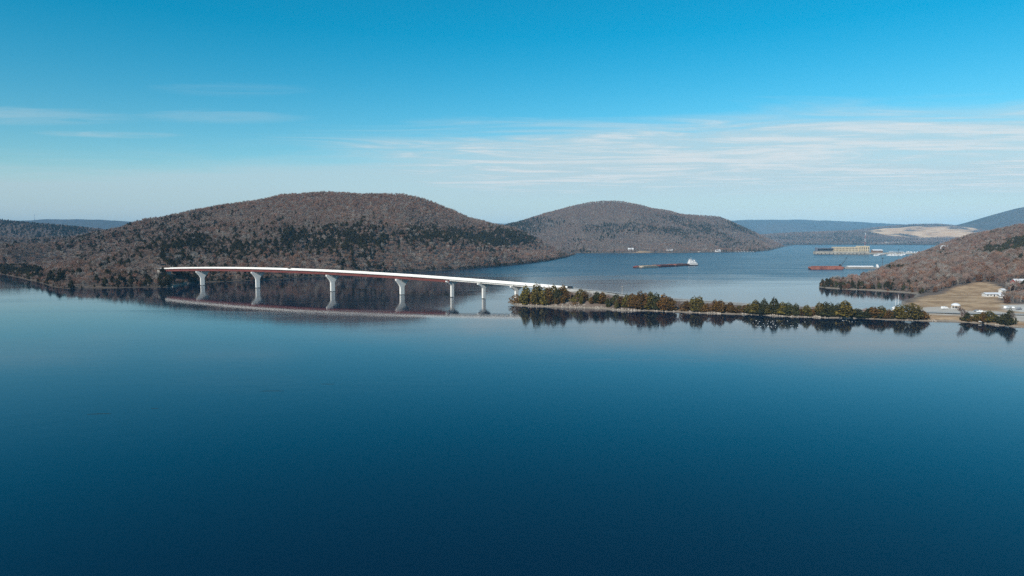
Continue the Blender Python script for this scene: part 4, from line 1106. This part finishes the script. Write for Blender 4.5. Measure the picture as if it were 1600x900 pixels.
M_shed = mat('weathered_white', (0.56, 0.56, 0.54), 0.7, 0.1, 0.8)
M_wallr = mat('red_wall', (0.36, 0.06, 0.05), 0.7, 0.12, 0.5)
M_wallt = mat('tan_wall', (0.45, 0.38, 0.29), 0.8, 0.1, 0.5)
HP = math.pi / 2
def hz(px, py, Y=None, land=bankC): return gp(px, py, land)
tag(make_house('farm_house', gp(1593, 446), HP, 13, 9, 3.6, 3.0, M_wallr, M_roofw, 5, True), 'red-walled house with white roof in the trees by the frame edge', 'house')
tag(make_house('long_shed', gp(1550, 463), HP, 15, 6, 2.3, 1.0, M_shed, M_roofw, 5), 'long low white shed at the back of the brown field', 'shed')
tag(make_house('small_shed', gp(1565.5, 457), HP + 0.3, 4, 4, 2.4, 1.2, M_shed, M_roofw, 1), 'small white shed behind the end of the long white shed', 'shed')
tag(make_house('garden_shed', gp(1566, 465.5), HP - 0.2, 5, 3.5, 2.0, 0.9, M_shed, M_roofw, 3), 'small white shed in front of the long white shed beside the brush', 'shed')
p = P(1476.5, 389.5, 1500); p.z = bankC.z(p.x, p.y)
tag(make_house('hillside_house', p, HP, 15, 10, 5, 3, M_white, M_roofw, 3), 'lone white house in the trees on the right bank slope', 'house')
# pavilion
pv = empty('pavilion', gp(1493, 482)); tag(pv, 'small pavilion with domed white roof on the gravel by the shore road', 'pavilion')
mb = MB(); mb.lathe([(3.3, 0.0), (3.2, 0.25), (2.7, 0.9), (1.8, 1.45), (0.8, 1.75), (0.1, 1.85)], (0, 0, 2.5), 14); mb.build('roof', M_roofw, pv)
for k in range(8):
    t = k * math.pi / 4; mb = MB(); mb.tube((2.9 * math.cos(t), 2.9 * math.sin(t), -0.2), (2.9 * math.cos(t), 2.9 * math.sin(t), 2.52), 0.11, 0.11, 6); mb.build('post', M_white, pv)
MB().lathe([(3.1, -0.3), (3.1, 0.12)], (0, 0, 0), 14).build('floor_slab', M_conc, pv)
MB().lathe([(1.2, 0.13), (1.2, 1.1)], (0, 0, 0), 8).build('counter', M_dsteel, pv)

# houses on the far shore
for px, py, w, d, h, rh, wmx, rmx, lb, wins in (
    (985.5, 391.5, 21, 11, 6.0, 4.0, M_white, M_roofw, 'white two-storey house standing above the tan lawn across the river', 5),
    (1046, 391.5, 22, 9, 3.6, 2.0, M_white, M_roofw, 'long low white building in the woods across the river behind the towboat', 5),
    (1121.5, 393.3, 18, 10, 5.0, 3.2, M_white, M_roofw, 'white house at the waterline, farthest along the opposite shore', 3),
    (1104, 389.5, 10, 7, 4.2, 2.2, M_wallt, M_roofg, 'tan cabin in bare trees just uphill of the waterline house', 3),
    (920, 392.5, 9, 8, 4.2, 2.6, M_wallt, M_roofw, 'small tan house at the near tip of the opposite shore', 3),
    (932.5, 392.8, 10, 8, 4.0, 2.4, M_white, M_roofg, 'small white house with grey roof next to the small tan house', 3),
    (1092, 393.8, 8, 6, 3.2, 1.6, M_white, M_roofg, 'white boathouse with grey roof on the opposite shore', 1)):
    p = gp(px, py, hillB)
    if hillB.s(p.x, p.y) < 8:
        while hillB.s(p.x, p.y) < 8: p.y += 4
        p.x = ray(px, py).x / ray(px, py).y * p.y; p.z = hillB.z(p.x, p.y)
    tag(make_house('lake_house', p, HP + rnd.uniform(-.25, .25), w, d, h, rh, wmx, rmx, wins), lb, 'house')
for i in range(7):                                   # small docks under the far hill's right end
    p = W(1150 + i * 4.6, 394.3); o = empty('boat_dock', p)
    MB().box((0, 3, 0.7), (3.2, 12, 0.25)).build('planking', M_white, o)
    for sx in (-1.4, 1.4):
        for sy in (-2, 8): mb = MB(); mb.tube((sx, sy, -2), (sx, sy, 1.6), 0.15, 0.15, 6); mb.build('pile', M_bark, o)
    MB().prism([(-2.2, 3.0), (2.2, 3.0), (0, 3.9)], 0, 8).build('roof', M_roofw, o)
    tag(o, 'small white roofed boat dock on the shore below the second hill', 'dock', 'docks under the second hill')

# ------------------------------------------------------------------ tow on the river
def hull(L, Bm, z0, z1, rake=0.12, bow=0.35, n=3):
    secs = []
    for t, wk, zk in ((-0.5, 0.86, 0.55), (-0.5 + rake * 0.5, 1.0, 0.12), (-0.2, 1, 0), (0.2, 1, 0), (0.5 - rake, 1.0, 0.05), (0.5 - rake * 0.35, 0.8 if bow else 0.98, 0.35), (0.5, bow if bow else 0.96, 0.7)):
        zb = z0 + (z1 - z0) * zk; w = Bm / 2 * wk; x = L * t
        secs.append([Vector((x, -w, zb)), Vector((x, w, zb)), Vector((x, w * 1.0, z1)), Vector((x, -w, z1))])
    return secs
M_rust = mat('barge_rust_red', (0.215, 0.068, 0.05), 0.75, 0.3, 0.12, col2=(0.26, 0.10, 0.07))
M_rust2 = mat('barge_dark_red', (0.17, 0.045, 0.035), 0.75, 0.3, 0.12)
M_sand = mat('sand_load', (0.42, 0.31, 0.20), 0.95, 0.15, 0.3)
M_coal = mat('rusty_load', (0.16, 0.075, 0.055), 0.95, 0.3, 0.4)
def make_barge(name, loc, rz, hm, load, loadh=0.8, cover=None, L=59.0, fb=2.6):
    o = empty(name, loc, rz)
    MB().loft(hull(L, 10.6, -1.6, fb, 0.1, 0)).build('hull', hm, o)
    for sy in (-1, 1): MB().box((0, sy * 4.3, fb + 0.6), (L * 0.82, 0.3, 1.2)).build('coaming', hm, o)
    for sx in (-1, 1): MB().box((sx * L * 0.41, 0, fb + 0.6), (0.3, 8.9, 1.2)).build('coaming', hm, o)
    if cover:
        for k in range(6):
            x0 = -L * 0.4 + k * L * 0.8 / 6
            mb = MB(); arc = [(-4.6, fb + 1.22)] + [(-4.6 * math.cos(t), fb + 1.25 + 1.5 * math.sin(t)) for t in np.linspace(0.15, math.pi - 0.15, 8)] + [(4.6, fb + 1.22)]
            secs = [[Vector((xx, y, z)) for y, z in arc] for xx in (x0 + 0.15, x0 + L * 0.8 / 6 - 0.15)]
            mb.loft(secs).build('hatch_cover', cover, o)
    else:
        r = random.Random(int(loc[0])); mb = MB(); nx, ny = 16, 5
        for i in range(nx + 1):
            for j in range(ny + 1):
                e = min(i, nx - i, 2) / 2 * min(j, ny - j, 1)
                mb.v.append((-L * 0.4 + L * 0.8 * i / nx, -4.1 + 8.2 * j / ny, fb - 0.2 + loadh * e * r.uniform(0.7, 1.5)))
        mb.f = [(i * (ny + 1) + j, (i + 1) * (ny + 1) + j, (i + 1) * (ny + 1) + j + 1, i * (ny + 1) + j + 1) for i in range(nx) for j in range(ny)]
        mb.build('load', load, o, smooth=True)
    for sx in (-0.46, 0.46):
        for sy in (-3.6, 3.6): mb = MB(); mb.tube((sx * L, sy, fb), (sx * L, sy, fb + 0.7), 0.25, 0.3, 6); mb.build('bollard', M_dsteel, o)
    return o
def make_towboat(name, loc, rz, L=25.0, hm=M_black, s=1.0):
    o = empty(name, loc, rz); o.scale = (s, s, s)
    MB().loft(hull(L, 8.6, -1.4, 1.7, 0.14, 0.8)).build('hull', hm, o)
    for sy in (-2.4, 2.4): MB().box((L / 2 + 0.1, sy, 2.2), (0.7, 1.1, 4.0)).build('push_knee', hm, o)
    for i, (x, l, w, z, h) in enumerate(((-1.2, L * 0.76, 7.0, 1.7, 2.8), (-0.4, L * 0.6, 6.4, 4.75, 2.6), (2.0, L * 0.34, 5.6, 7.6, 2.5))):
        dk = MB().box((x, 0, z + h / 2), (l, w, h)).build('deck_house', M_white, o)
        MB().box((x, 0, z + h + 0.12), (l + 1.4, w + 1.1, 0.2)).build('deck_roof', M_white, dk)
        for k in range(int(l / 2.2)):
            for sy in (-1, 1): MB().box((x - l / 2 + 1.2 + k * 2.2, sy * (w / 2 + 0.01), z + h * 0.6), (1.0, 0.05, 0.9)).build('window', M_glass, dk)
    ph = MB().box((3.2, 0, 11.45), (4.2, 4.6, 2.3), 0, 1.06).build('pilothouse', M_white, o)
    for sy in (-1, 1): MB().box((3.2, sy * 2.39, 11.8), (3.4, 0.06, 1.0)).build('window', M_glass, ph)
    MB().box((5.4, 0, 11.8), (0.06, 3.8, 1.0)).build('window', M_glass, ph)
    MB().box((3.2, 0, 12.75), (5.0, 5.4, 0.22)).build('roof', M_white, ph)
    for sy in (-2.1, 2.1): mb = MB(); mb.tube((-5.0, sy, 7.4), (-5.0, sy, 11.0), 0.65, 0.55, 10); mb.build('funnel', M_white, o)
    mb = MB(); mb.tube((2.4, 0, 12.8), (2.4, 0, 16.2), 0.12, 0.06, 6); mb.box((2.4, 0, 15.0), (0.15, 2.2, 0.12)); mb.build('mast', M_white, o)
    return o
tb = W(1081, 414.6); tl = W(1012, 418.6); hd = math.atan2(tl.y - tb.y, tl.x - tb.x)
tag(make_towboat('towboat', tb, math.pi + 0.22, s=1.05), 'white multi-deck towboat pushing red barges on the river', 'towboat')
fw = Vector((math.cos(hd), math.sin(hd), 0)); lf = Vector((-fw.y, fw.x, 0))
spec = [(0, -1, M_rust, M_coal, 'rust-red barge with rusty load tied to the towboat on the far side'), (0, 1, M_rust, M_coal, 'rust-red barge with rusty load tied to the towboat on the near side'),
        (1, -1, M_rust2, M_coal, 'dark red barge in the middle of the tow on the far side'), (1, 1, M_rust, M_rust2, 'rust-red barge with reddish load in the middle of the tow on the near side'),
        (2, 1, M_rust2, M_sand, 'dark red barge with tan load at the head of the tow on the near side'), (2, -1, M_wallt, M_sand, 'tan barge with sand load at the head of the tow on the far side')]
for k, sd_, hm, ld, lb in spec:
    c = W(1071.5, 414.5) + fw * (30.5 + k * 59.6) + lf * (sd_ * -5.45)
    tag(make_barge('river_barge', (c.x, c.y, 0), hd, hm, ld, 1.3), lb, 'barge', 'barges of the tow')
dl = empty('channel_marker', W(996.5, 419)); tag(dl, 'pair of dark piles standing in the water ahead of the tow', 'marker')
for sx in (-1.3, 1.3):
    mb = MB(); mb.lathe([(0.95, -2), (0.95, 2.7), (0.8, 3.0)], (sx, 0, 0), 10); mb.build('pile', M_dsteel, dl)
MB().box((0, 0, 2.2), (1.2, 0.3, 0.4)).build('brace', M_dsteel, dl)

# moored barges off the right bank
a, b = W(1263, 420.6), W(1318, 420.6); c = (a + b) / 2; L = (b - a).length
ob = make_barge('deck_barge', (c.x, c.y, 0), 0.03, M_rust, M_rust, 0.8, None, L * 0.97, 4.6); tag(ob, 'big rust-red barge moored off the right bank', 'barge')
a, b = W(1321, 419.8), W(1365, 419.3); c = (a + b) / 2; L = (b - a).length
ob = make_barge('covered_barge', (c.x, c.y, 0), -0.02, mat('barge_grey', (0.26, 0.25, 0.23), 0.7, 0.15, 0.2), M_coal, 0.8, M_white, L * 0.97, 2.4); tag(ob, 'grey barge with white hatch covers moored between the red barge and the tug', 'barge')
p = W(1370.5, 418.6); tag(make_towboat('harbour_tug', p, math.pi * 0.45, 14, M_carg, 0.52), 'small white tug at the shore end of the moored barges', 'tugboat')
# crane standing on the red barge
p = W(1318, 420.0); cr_ = empty('crane', (p.x - 5, p.y + 1.0, 5.0)); tag(cr_, 'dark crawler crane with raised boom on the red barge', 'crane')
for sy in (-1.6, 1.6): MB().box((0, sy, 0.5), (5.0, 0.8, 1.0)).build('track', M_dsteel, cr_)
MB().box((-0.6, 0, 2.0), (4.6, 2.8, 1.9)).build('house', M_dsteel, cr_)
MB().box((1.2, -1.1, 2.2), (1.4, 1.1, 1.7)).build('cab', M_steel, cr_)
mb = MB()
A0, A1 = Vector((1.6, 0, 1.8)), Vector((11.5, 0, 17.0))
dA = (A1 - A0).normalized(); up_ = Vector((-dA.z, 0, dA.x))
for s1 in (-0.45, 0.45):
    for s2 in (-0.45, 0.45): mb.tube(A0 + up_ * s1 + Vector((0, s2, 0)), A1 + up_ * s1 * 0.5 + Vector((0, s2 * 0.5, 0)), 0.12, 0.1, 4)
for k in range(12):
    q0 = A0.lerp(A1, k / 12); q1 = A0.lerp(A1, (k + 1) / 12)
    for s2 in (-0.4, 0.4): mb.tube(q0 + up_ * 0.4 + Vector((0, s2, 0)), q1 - up_ * 0.4 + Vector((0, s2, 0)), 0.06, 0.06, 4)
mb.build('boom', M_dsteel, cr_)
mb = MB(); mb.tube(A1, (A1.x + 0.2, 0, 4.0), 0.05, 0.05, 4); mb.tube(A1, (-2.5, 0, 3.2), 0.05, 0.05, 4); mb.build('cable', M_dsteel, cr_)
# tall piles with boxes
for px, py, Y, hgt, lb in ((1378.5, 417, 1235, 20.0, 'tall dark post rising from the water behind the small tug'), (1403.5, 402, 1900, 24.0, 'tall dark post with box top in front of the marina')):
    q = P(px, py, Y); o = empty('mooring_post', (q.x, q.y, 0)); tag(o, lb, 'post')
    mb = MB(); mb.tube((0, 0, -3), (0, 0, hgt), 0.45, 0.3, 8); mb.build('shaft', M_dsteel, o)
    MB().box((0, 0, hgt + 0.7), (2.4, 2.4, 1.6)).build('top_box', M_dsteel, o)
    mb = MB(); mb.tube((-1.4, 0, hgt * 0.82), (1.4, 0, hgt * 0.82), 0.12, 0.12, 5); mb.build('crossbar', M_dsteel, o)

# ------------------------------------------------------------------ old powerhouse
PY = W(1310, 397.0).y; kx = PY / FOC
def X_of(px): return ray(px, 397).x / ray(px, 397).y * PY
M_beige = mat('beige_brick', (0.56, 0.46, 0.31), 0.85, 0.1, 0.15)
M_dk = mat('old_concrete', (0.33, 0.30, 0.25), 0.9, 0.2, 0.1)
x0, x1, x2, x3 = X_of(1275.5), X_of(1303.5), X_of(1342), X_of(1358.5)
ph = empty('powerhouse', ((x0 + x3) / 2, PY, 0)); tag(ph, 'long beige brick powerhouse ruin with rows of windows standing in the river', 'powerhouse')
ox = (x0 + x3) / 2
def pbox(nm, xa, xb, za, zb, ya, yb, mt, par=ph): return MB().box(((xa + xb) / 2 - ox, (ya + yb) / 2, (za + zb) / 2), (xb - xa, yb - ya, zb - za)).build(nm, mt, par)
pbox('foundation', x0, x3 - 0.5, -4, 9.4, 0, 26, M_dk)
nbay = 13
for i in range(nbay):                                # arches of the base
    xx = x0 + 3 + (x3 - x0 - 8) * i / nbay
    pbox('draft_opening', xx, xx + 3.4, 0.4, 3.2, -0.06, 0.5, M_glass)
main = pbox('wall', x1, x2 + 0.5, 9.45, 24.2, 3, 22, M_beige)
tall = pbox('tower_block', x2, x3, 4.5, 27.6, 1.2, 24, M_beige)
pbox('cornice', x1 - 0.4, x2 - 0.02, 24.22, 25.0, 2.5, 22.4, M_beige, main); pbox('cornice', x2 - 0.5, x3 + 0.5, 27.62, 28.6, 0.7, 24.5, M_beige, tall)
nw_ = 17
for i in range(nw_):
    xx = x1 + (x2 - x1) * (i + 0.5) / nw_
    for za, zb in ((11.2, 15.6), (17.4, 21.8)): pbox('window', xx - 1.15, xx + 1.15, za, zb, 2.94, 3.3, M_glass, main)
for i in range(5):
    xx = x2 + (x3 - x2) * (i + 0.5) / 5
    for za, zb in ((8.5, 13.5), (16, 24)): pbox('window', xx - 1.5, xx + 1.5, za, zb, 1.14, 1.5, M_glass, tall)
M_blue = mat('blue_grey_steel', (0.13, 0.15, 0.19), 0.7, 0.15, 0.2)
sh = pbox('roof_shed', x0 + 6, x1 - 0.3, 19.0, 21.5, 4, 21, M_blue)
pbox('back_wall', x0 + 6, x1 - 0.35, 9.45, 18.9, 12, 12.6, M_blue, sh)
for i in range(10):
    xx = x0 + 6.5 + (x1 - x0 - 7.5) * i / 9
    pbox('column', xx - 0.4, xx + 0.4, 9.45, 18.95, 4.2, 5.0, M_dsteel, sh)
pbox('gatehouse', x0 + 0.4, x0 + 5.6, 9.45, 23.0, 3, 14, M_blue)
# white hall next to it
p0, p1 = X_of(1364), X_of(1379)
o = make_house('marina_hall', ((p0 + p1) / 2, PY + 6, 4.6), HP, (p1 - p0), 16, 8.0, 3.4, mat('brown_siding', (0.22, 0.14, 0.10), 0.8, 0.1, 0.3), M_roofw, 6); tag(o, 'brown-walled hall with white roof next to the powerhouse', 'building')
q = MB(); q.box(((p0 + p1) / 2 + 38, PY + 12, 0.4), (p1 - p0 + 130, 46, 8.4)); qo = q.build('quay', M_dk); tag(qo, 'low concrete quay carrying the hall and marina beside the powerhouse', 'quay')
# mast behind
mp = P(1351, 388, PY + 70); o = empty('radio_mast', (mp.x, mp.y, 0)); tag(o, 'thin red and white lattice mast rising behind the powerhouse', 'mast')
hh = P(1351, 363, PY + 70).z
for k in range(7):
    mb = MB(); za, zb = -3 + (hh + 3) * k / 7, -3 + (hh + 3) * (k + 1) / 7; wa, wb = 2.4 - 1.7 * k / 7, 2.4 - 1.7 * (k + 1) / 7
    for (u, v_) in ((-1, -1), (1, -1), (0, 1)): mb.tube((u * wa / 2, v_ * wa / 2, za), (u * wb / 2, v_ * wb / 2, zb), 0.22, 0.22, 5)
    for s_ in (-1, 1):
        mb.tube((-s_ * wa / 2, -wa / 2, za), (s_ * wb / 2, -wb / 2, zb), 0.12, 0.12, 4)
        mb.tube((s_ * wa / 2, -wa / 2, za), (0, wb / 2, zb), 0.12, 0.12, 4)
    mb.build('section', M_wallr if k % 2 else M_white, o)
mp = P(54, 345.5, 10450); o = empty('hilltop_mast', (mp.x, mp.y, mp.z - 25)); tag(o, 'faint tall mast on the crest of the blue ridge at far left', 'mast')
for k in range(4):
    mb = MB(); mb.tube((0, 0, k * 32), (0, 0, k * 32 + 31.9), 3.2 - 0.5 * k, 2.7 - 0.5 * k, 6); mb.build('section', M_steel, o)

# ------------------------------------------------------------------ marina boats
def make_boat(kind):
    if kind == 'houseboat':
        o = empty('houseboat'); L = 17.0
        MB().loft(hull(L, 5.0, -0.5, 1.1, 0.1, 0.85)).build('hull', M_white, o)
        c = MB().box((-0.6, 0, 2.5), (L * 0.74, 4.2, 2.75)).build('cabin', M_white, o)
        for k in range(5):
            for sy in (-1, 1): MB().box((-5.6 + k * 2.4, sy * 2.11, 2.8), (1.4, 0.05, 1.0)).build('window', M_glass, c)
        MB().box((-0.3, 0, 4.0), (L * 0.86, 4.8, 0.2)).build('roof', M_white, o)
        MB().box((-2.0, 0, 5.1), (3.0, 3.0, 0.15)).build('sun_top', M_white, o)
        for sx in (-3.3, -0.7):
            for sy in (-1.3, 1.3): mb = MB(); mb.tube((sx, sy, 4.1), (sx, sy, 5.1), 0.06, 0.06, 4); mb.build('post', M_steel, o)
    elif kind == 'cruiser':
        o = empty('cabin_cruiser'); L = 10.5
        MB().loft(hull(L, 3.4, -0.5, 1.5, 0.3, 0.12)).build('hull', M_white, o)
        mb = MB(); mb.prism([(-3.2, 1.5), (2.2, 1.5), (1.0, 2.7), (-0.6, 3.2), (-3.0, 3.2)], -1.3, 1.3); c = mb.build('cabin', M_white, o)
        for sy in (-1, 1): MB().box((-1.2, sy * 1.31, 2.5), (2.6, 0.04, 0.55)).build('window', M_glass, c)
        MB().box((-2.2, 0, 4.3), (2.6, 2.4, 0.1)).build('bimini', M_blue, o)
        for sx in (-3.3, -1.1): mb = MB(); mb.tube((sx, -1.1, 3.1), (sx, -1.1, 4.3), 0.05, 0.05, 4); mb.tube((sx, 1.1, 3.1), (sx, 1.1, 4.3), 0.05, 0.05, 4); mb.build('bimini_frame', M_steel, o)
    else:
        o = empty('covered_slip'); L = 26.0
        for k in range(6): 
            for sy in (-3.2, 3.2): mb = MB(); mb.tube((-12 + k * 4.8, sy, -1), (-12 + k * 4.8, sy, 3.8), 0.15, 0.15, 5); mb.build('post', M_steel, o)
        MB().prism([(-13.5, 3.8), (13.5, 3.8), (13.2, 4.2), (0, 4.9), (-13.2, 4.2)], -4.5, 4.5).build('roof', M_roofw, o)
        MB().box((0, 0, 0.35), (26, 1.6, 0.5)).build('float', M_bark, o)
    return o
protos = {k: make_boat(k) for k in ('houseboat', 'cruiser', 'slip')}
first = {k: True for k in protos}
mlab = {'houseboat': ('white houseboat moored at the marina beside the powerhouse', 'houseboat', 'houseboats at the marina'),
        'cruiser': ('white cabin cruiser moored at the marina beside the powerhouse', 'boat', 'cabin cruisers at the marina'),
        'slip': ('white-roofed covered boat slip at the marina beside the powerhouse', 'boat slip', 'covered slips at the marina')}
rb = random.Random(12)
for row, (ya, pxa, pxb) in enumerate(((399.6, 1366, 1412), (398.2, 1372, 1424), (397.0, 1384, 1432), (395.6, 1386, 1434), (394.4, 1390, 1436), (401.0, 1424, 1436))):
    px = pxa
    while px < pxb:
        k = rb.choice(('houseboat', 'cruiser', 'houseboat', 'cruiser', 'slip'))
        p = W(px, ya + rb.uniform(-.25, .25))
        if bankC.s(p.x, p.y) < -5:
            o = protos[k] if first[k] else copy_tree(protos[k]); first[k] = False
            o.location = (p.x, p.y, 0); o.rotation_euler = (0, 0, (rb.choice((0, math.pi)) if k == 'slip' else HP * rb.choice((1, -1, 1, 0.1)) + rb.uniform(-.1, .1)))
            lb, ct, gr = mlab[k]; tag(o, lb, ct, gr)
        px += {'houseboat': 4.2, 'cruiser': 3.0, 'slip': 11.5}[k] + rb.uniform(0, 2.0)
# far shore works below the quarry
for i, (px, w, h) in enumerate(((1376, 34, 6), (1384, 20, 11), (1391, 44, 6), (1402, 30, 7), (1412, 36, 5))):
    p = P(px, 381, 5400); z = landD.z(p.x, p.y)
    o = make_house('quarry_works', (p.x, p.y, max(z, 1)), HP, w, 18, h, 3, M_dk, M_conc, 5)
    tag(o, ['leftmost pale works building on the far river shore', 'tallest pale works building on the far river shore', 'longest pale works building on the far river shore', 'fourth pale works building along the far river shore', 'rightmost pale works building on the far river shore'][i], 'building')

# ------------------------------------------------------------------ sailboats in the cove
def make_sailboat(loc, rz, mast_h, L):
    o = empty('sailboat', loc, rz)
    MB().loft(hull(L, L * 0.3, -0.5, 1.1, 0.35, 0.06)).build('hull', M_white, o)
    MB().prism([(-L * 0.15, 1.1), (L * 0.22, 1.1), (L * 0.16, 1.65), (-L * 0.13, 1.7)], -L * 0.09, L * 0.09).build('cabin', M_white, o)
    ms = MB().tube((L * 0.1, 0, 1.0), (L * 0.1, 0, mast_h), 0.13, 0.09, 8).build('mast', M_white, o)
    MB().tube((L * 0.1 - 0.02, -1.0, mast_h * 0.6), (L * 0.1 - 0.02, 1.0, mast_h * 0.6), 0.04, 0.04, 4).build('spreader', M_white, ms)
    bm = MB().tube((L * 0.1, 0, 2.0), (-L * 0.36, 0, 2.0), 0.09, 0.08, 6).build('boom', M_white, o)
    MB().tube((L * 0.08, 0, 2.2), (-L * 0.34, 0, 2.2), 0.22, 0.16, 8).build('furled_sail', M_blue, bm)
    mb = MB()
    for q in ((L * 0.49, 0, 1.1), (-L * 0.49, 0, 1.1), (L * 0.08, L * 0.14, 1.1), (L * 0.08, -L * 0.14, 1.1)): mb.tube(q, (L * 0.1, 0, mast_h * 0.97), 0.025, 0.025, 3)
    mb.build('rigging', M_steel, o)
    return o
p = W(1402, 484.0); tag(make_sailboat((p.x, p.y, 0), 0.5, 12.2, 9.0), 'white sailboat with the taller mast moored in the cove behind the causeway cedars', 'sailboat')
p = W(1398.5, 482.0); tag(make_sailboat((p.x, p.y, 0), 0.7, 9.6, 7.5), 'white sailboat with the shorter mast moored behind the taller one in the cove', 'sailboat')
p = W(1537.5, 505.6); p.y += 2
o = empty('rowing_boat', (p.x, p.y, bankC.z(p.x, p.y) + 0.3), 0.3); tag(o, 'small white boat pulled up on the shore below the rust shrubs', 'boat')
MB().loft(hull(4.6, 1.7, -0.25, 0.55, 0.35, 0.1)).build('hull', M_white, o)
for sx in (-1.0, 0.4): MB().box((sx, 0, 0.5), (0.35, 1.5, 0.12)).build('thwart', M_bark, o)
# white pole on the causeway
x = 95.5; p = gp(972, 461); o = empty('utility_pole', p); tag(o, 'pale utility pole standing by the causeway road', 'pole')
mb = MB(); mb.tube((0, 0, -0.5), (0, 0, 8.0), 0.16, 0.11, 8); mb.build('shaft', M_bark_pale, o)
MB().box((0, 0, 7.3), (2.0, 0.12, 0.14)).build('crossarm', M_bark_pale, o)
for sx in (-0.8, 0.8): mb = MB(); mb.tube((sx, 0, 7.37), (sx, 0, 7.62), 0.06, 0.05, 6); mb.build('insulator', M_white, o)

M_weed = mat('drift_weed', (0.02, 0.028, 0.016), 0.8, 0.4, 1.0)
for k, (px, py, L, wdt, lb) in enumerate(((155, 647, 7.5, 0.5, 'dark line of drifting weed on the open water nearest the left edge'), (425, 611, 9.0, 0.45, 'dark line of drifting weed on the open water below the second pier'),
                                          (512, 600, 5.5, 0.4, 'short dark line of drifting weed on the open water below the third pier'), (242, 638, 2.6, 0.35, 'tiny dark patch of drifting weed beside the longer line near the left edge'))):
    r = random.Random(k + 50); c = W(px, py); up_e = []; lo_e = []
    for i in range(25):
        t = i / 24; e = math.sin(math.pi * t) ** 0.5; x = (t - 0.5) * L; y0 = 0.35 * math.sin(3 * t + k)
        up_e.append((x, y0 + wdt * e * r.uniform(0.1, 0.6))); lo_e.append((x, y0 - wdt * e * r.uniform(0.1, 0.6)))
    o = MB().slab(lo_e + up_e[::-1], 0.004, 0.035).build('drift_weed', M_weed, None, loc=(c.x, c.y, 0)); o.rotation_euler = (0, 0, 0.12)
    tag(o, lb, 'weed', 'drift lines on the bay')

# white birds resting on the calm water off the causeway
bird = MB()
bird.lathe([(0.02, -0.42), (0.10, -0.34), (0.17, -0.15), (0.19, 0.05), (0.15, 0.22), (0.08, 0.32), (0.055, 0.36)], (0, 0, 0), 8)
bird.v = [(z, y, x * 0.8 + 0.1) for x, y, z in bird.v]
nk = [(0.28, 0.13, 0.075), (0.35, 0.24, 0.055), (0.36, 0.36, 0.05), (0.39, 0.43, 0.065), (0.45, 0.44, 0.05), (0.52, 0.42, 0.018), (0.58, 0.41, 0.006)]
bird.loft([[Vector((x, r_ * math.cos(t), z + r_ * math.sin(t))) for t in (0, 1.05, 2.1, 3.14, 4.19, 5.24)] for x, z, r_ in nk])
bm_ = bird.mesh('water_bird', M_white, True)
rb = random.Random(77)
for i in range(46):
    px = rb.gauss(1203, 22) if i < 40 else rb.gauss(1328, 8); py = rb.uniform(500.5, 512) if i < 40 else rb.uniform(500.5, 504)
    o = link_mesh('water_bird', bm_, None, W(px, py)); o.rotation_euler = (0, 0, rb.uniform(0, 6.28)); s_ = rb.uniform(0.6, 0.95); o.scale = (s_, s_, s_)
    tag(o, 'tiny white water bird resting in the flock off the causeway', 'bird', 'flock of white water birds')

# ------------------------------------------------------------------ haze
hm = bpy.data.materials.new('haze_air'); hm.use_nodes = True; ht = NT(hm.node_tree); ht.n.clear()
pvn = ht.node('ShaderNodeVolumePrincipled'); pvn.inputs['Color'].default_value = (0.30, 0.66, 1.0, 1); pvn.inputs['Density'].default_value = 4.6e-5
pvn.inputs['Anisotropy'].default_value = -0.28
mo = ht.node('ShaderNodeOutputMaterial'); ht.l.new(pvn.outputs[0], mo.inputs['Volume'])
hz_ = MB().box((0, 8000, 215), (43000, 24000, 450)).build('haze', hm); tag(hz_, 'thin blue winter haze filling the valley air', 'haze', kind='stuff')
